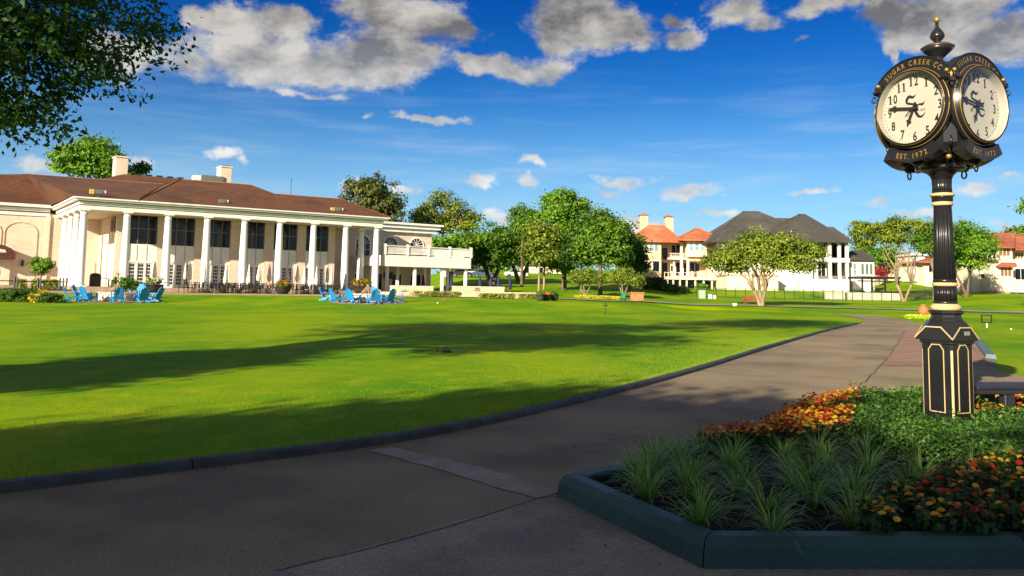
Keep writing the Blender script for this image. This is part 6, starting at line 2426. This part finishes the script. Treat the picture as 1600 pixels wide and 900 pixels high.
# small things on the course
M_brick2 = mat('red_brown_wood', (.26, .07, .03), (.18, .05, .02), rough=.6)
M_orange = mat('orange_box', (.45, .19, .07), (.36, .14, .05), rough=.8)
q = hit(995, 472)
r = empty('starter_box', q, 'orange brown wooden box on posts beside the green cooler', 'box')
MB().bbox(-.55, .55, -.35, .35, .12, .78, .02).build('box_body', M_orange, r)
MB().box(-.62, .62, -.42, .42, .782, .86).build('lid', M_orange, r)
for sx in (-1, 1):
    MB().box(sx * .45 - .06, sx * .45 + .06, -.3, .3, 0, .12).build('foot', M_iron, r)
q = hit(974, 473)
r = empty('water_cooler', q, 'slim green water cooler stand left of the orange brown box', 'cooler')
MB().bbox(-.16, .16, -.16, .16, .35, .85, .03).build('cooler', mat('green_plastic', (.01, .20, .12), rough=.5), r)
MB().box(-.2, .2, -.2, .2, .30, .349).build('shelf', M_iron, r)
for sx in (-1, 1):
    MB().box(sx * .15 - .025, sx * .15 + .025, -.15, .15, 0, .30).build('leg', M_iron, r)
q = hit(1178, 478)
r = empty('park_bench', q, 'red brown wooden bench left of the pale forked trunk', 'bench', rz=.15)
for k in range(4):
    MB().box(-.95, .75, .22 + k * .02, .25 + k * .02, .48 + k * .13, .59 + k * .13).build('back_slat', M_brick2, r)
for k in range(4):
    MB().box(-.95, .75, -.26 + k * .12, -.16 + k * .12, .42, .46).build('seat_slat', M_brick2, r)
for x in (-.9, .66):
    MB().box(x, x + .08, -.25, -.17, 0, .62).build('leg', M_brick2, r)
    MB().box(x, x + .08, .255 + .06, .34 + .06, 0, 1.0).build('leg', M_brick2, r)
    MB().box(x - .02, x + .1, -.28, .3, .621, .66).build('arm', M_brick2, r)
for px, py, w, hgt, lab, m in ((1097, 466.5, .42, 1.1, 'pale green utility cabinet inside the iron fence', mat('utility_green', (.30, .40, .30))), (1109.5, 466.6, .22, .55, 'small pale utility box right of the green cabinet', M_swhite), (1116.5, 466.8, .2, .45, 'smallest pale utility box, right of its twin', M_swhite)):
    q = hit(px, py)
    r = empty('utility_box', q, lab, 'utility box')
    MB().bbox(-w, w, -w * .7, w * .7, 0, hgt, .05).build('cabinet', m, r)
    MB().box(-w * .8, w * .8, -w * .7 - .02, -w * .7 - .001, .1, hgt - .15).build('door', m, r)
q = hit(1148, 478.6)
r = empty('yardage_sign', q, 'small white marker sign on the grass left of the bench', 'sign')
MB().box(-.2, .2, -.03, .03, .06, .30).build('panel', M_swhite, r)
MB().box(-.03, .03, -.02, .02, -.05, .06).build('stake', M_swhite, r)
for px, py, hh, lab in ((946, 492.5, .62, 'short dark putting green flag stick with ball top in mid lawn'), (693, 477.5, .5, 'thin reddish practice flag stick before the balcony hedge')):
    q = hit(px, py)
    z = lawn_z(q.x, q.y) - q.z
    r = empty('putting_flag', q + Vector((0, 0, z)), lab, 'flag')
    MB().lathe([(.02, 0), (.018, hh)], n=6).build('pole', M_iron if px > 900 else M_brick2, r)
    MB().box(-.14, .14, -.02, .02, hh - .12, hh - .06).build('crossbar', M_iron if px > 900 else M_brick2, r)
    MB().sphere((0, 0, hh + .03), .05, 8, 6).build('ball_top', M_iron if px > 900 else M_brick2, r)
q = hit(684, 475.5)
o = MB().sphere((0, 0, .06), .06, 10, 7).build('practice_marker', M_swhite)
o.location = q + Vector((0, 0, .03))
tag(o, 'tiny white ball like marker on the lawn near the thin flag stick', 'marker')
q = hit(1443, 493)
r = empty('tee_marker', q, 'round orange terracotta ornament standing in the lime ground cover', 'ornament')
MB().lathe([(.16, 0), (.26, .10), (.36, .35), (.30, .58), (.16, .66), (.18, .80), (.13, .80)], n=18).build('pot_body', mat('terracotta', (.55, .17, .06), (.42, .12, .05), rough=.8), r)
MB().sphere((.35, -.1, .22), .24, 12, 8).build('pot_side', mat('terracotta', (.55, .17, .06)), r)
q = hit(1542, 512)
r = empty('frame_sign', q, 'small black open frame on a white stake on the right hand fairway', 'sign')
mb = MB()
a, b, c, d = -.26, .26, .22, .62
mb.box(a, b, -.02, .02, c, c + .05).box(a, b, -.02, .02, d - .05, d).box(a, a + .05, -.02, .02, c + .05, d - .05).box(b - .05, b, -.02, .02, c + .05, d - .05)
mb.build('frame', M_iron, r)
MB().box(-.03, .03, -.015, .015, 0, .22).build('stake', M_swhite, r)
for px, py, lab in ((1580, 515.5, 'tiny white golf ball on the fairway at the right edge'), (1588, 459, 'tiny white golf ball far up the slope before the cream house')):
    q = hit(px, py)
    o = MB().sphere((0, 0, .04), .045, 10, 7).build('golf_ball', M_swhite)
    o.location = q
    tag(o, lab, 'golf ball')
# sprinkler like dark object in the shaded lawn
q = hit(692, 555)
zz = lawn_z(q.x, q.y)
r = empty('hose_reel', Vector((q.x, q.y, zz)), 'small dark tangle of equipment lying in the shaded middle of the lawn', 'equipment')
MB().box(-.05, .19, -.05, .06, .0, .05).build('base', M_iron, r)
pts = [(.07 + .055 * math.cos(t / 10 * 6.28 * 2), .0, .07 + .05 * math.sin(t / 10 * 6.28 * 2)) for t in range(11)]
MB().tube(pts, .012, 5).build('coil', M_iron, r)
MB().tube([(-.13, 0, 0), (-.13, 0, .10), (-.10, 0, .12)], .01, 5).build('spout', M_iron, r)
MB().tube([(-.13, 0, .02), (-.05, .02, .03)], .008, 5).build('hose', M_iron, r)
# leaves and twigs dropped on the pavement
rng = np.random.default_rng(8)
pts = []
for k in range(420):
    x, y = rng.uniform(-5, 6), rng.uniform(3.8, 16)
    if inside((x, y), road_poly) and not inside((x, y), bed_poly):
        pts.append((x, y, .05))
pts = np.array(pts)
Vt = leaf_quads(pts, rng.uniform(.015, .05, len(pts)), np.tile([0, 0, 1.], (len(pts), 1)), aspect=.4, rnd=.25, rng=rng)
Vt[:, :, 2] -= Vt[:, :, 2].min(axis=1)[:, None] - .036
tag(quads_mesh('fallen_leaves', Vt, leafmat('dry_leaf', (.05, .03, .015), (.20, .13, .06), .8, 0.), rng.random(len(pts)), kind='stuff'), 'few dry leaves scattered over the pavement', 'leaves')
# leafy twig at the right edge
pxtree('tree', 1628, None, 62, [(1612, 318, 16, 7), (1600, 326, 9, 5), (1632, 312, 20, 12), (1650, 325, 26, 24), (1660, 350, 24, 20)], 'bright leafy branch tip poking in at the right edge above the roofs', th=4.5, tr=.2, nleaf=7000, size=.22, ncl=130, cs=.3, mat_=LM_bright, seed=44)
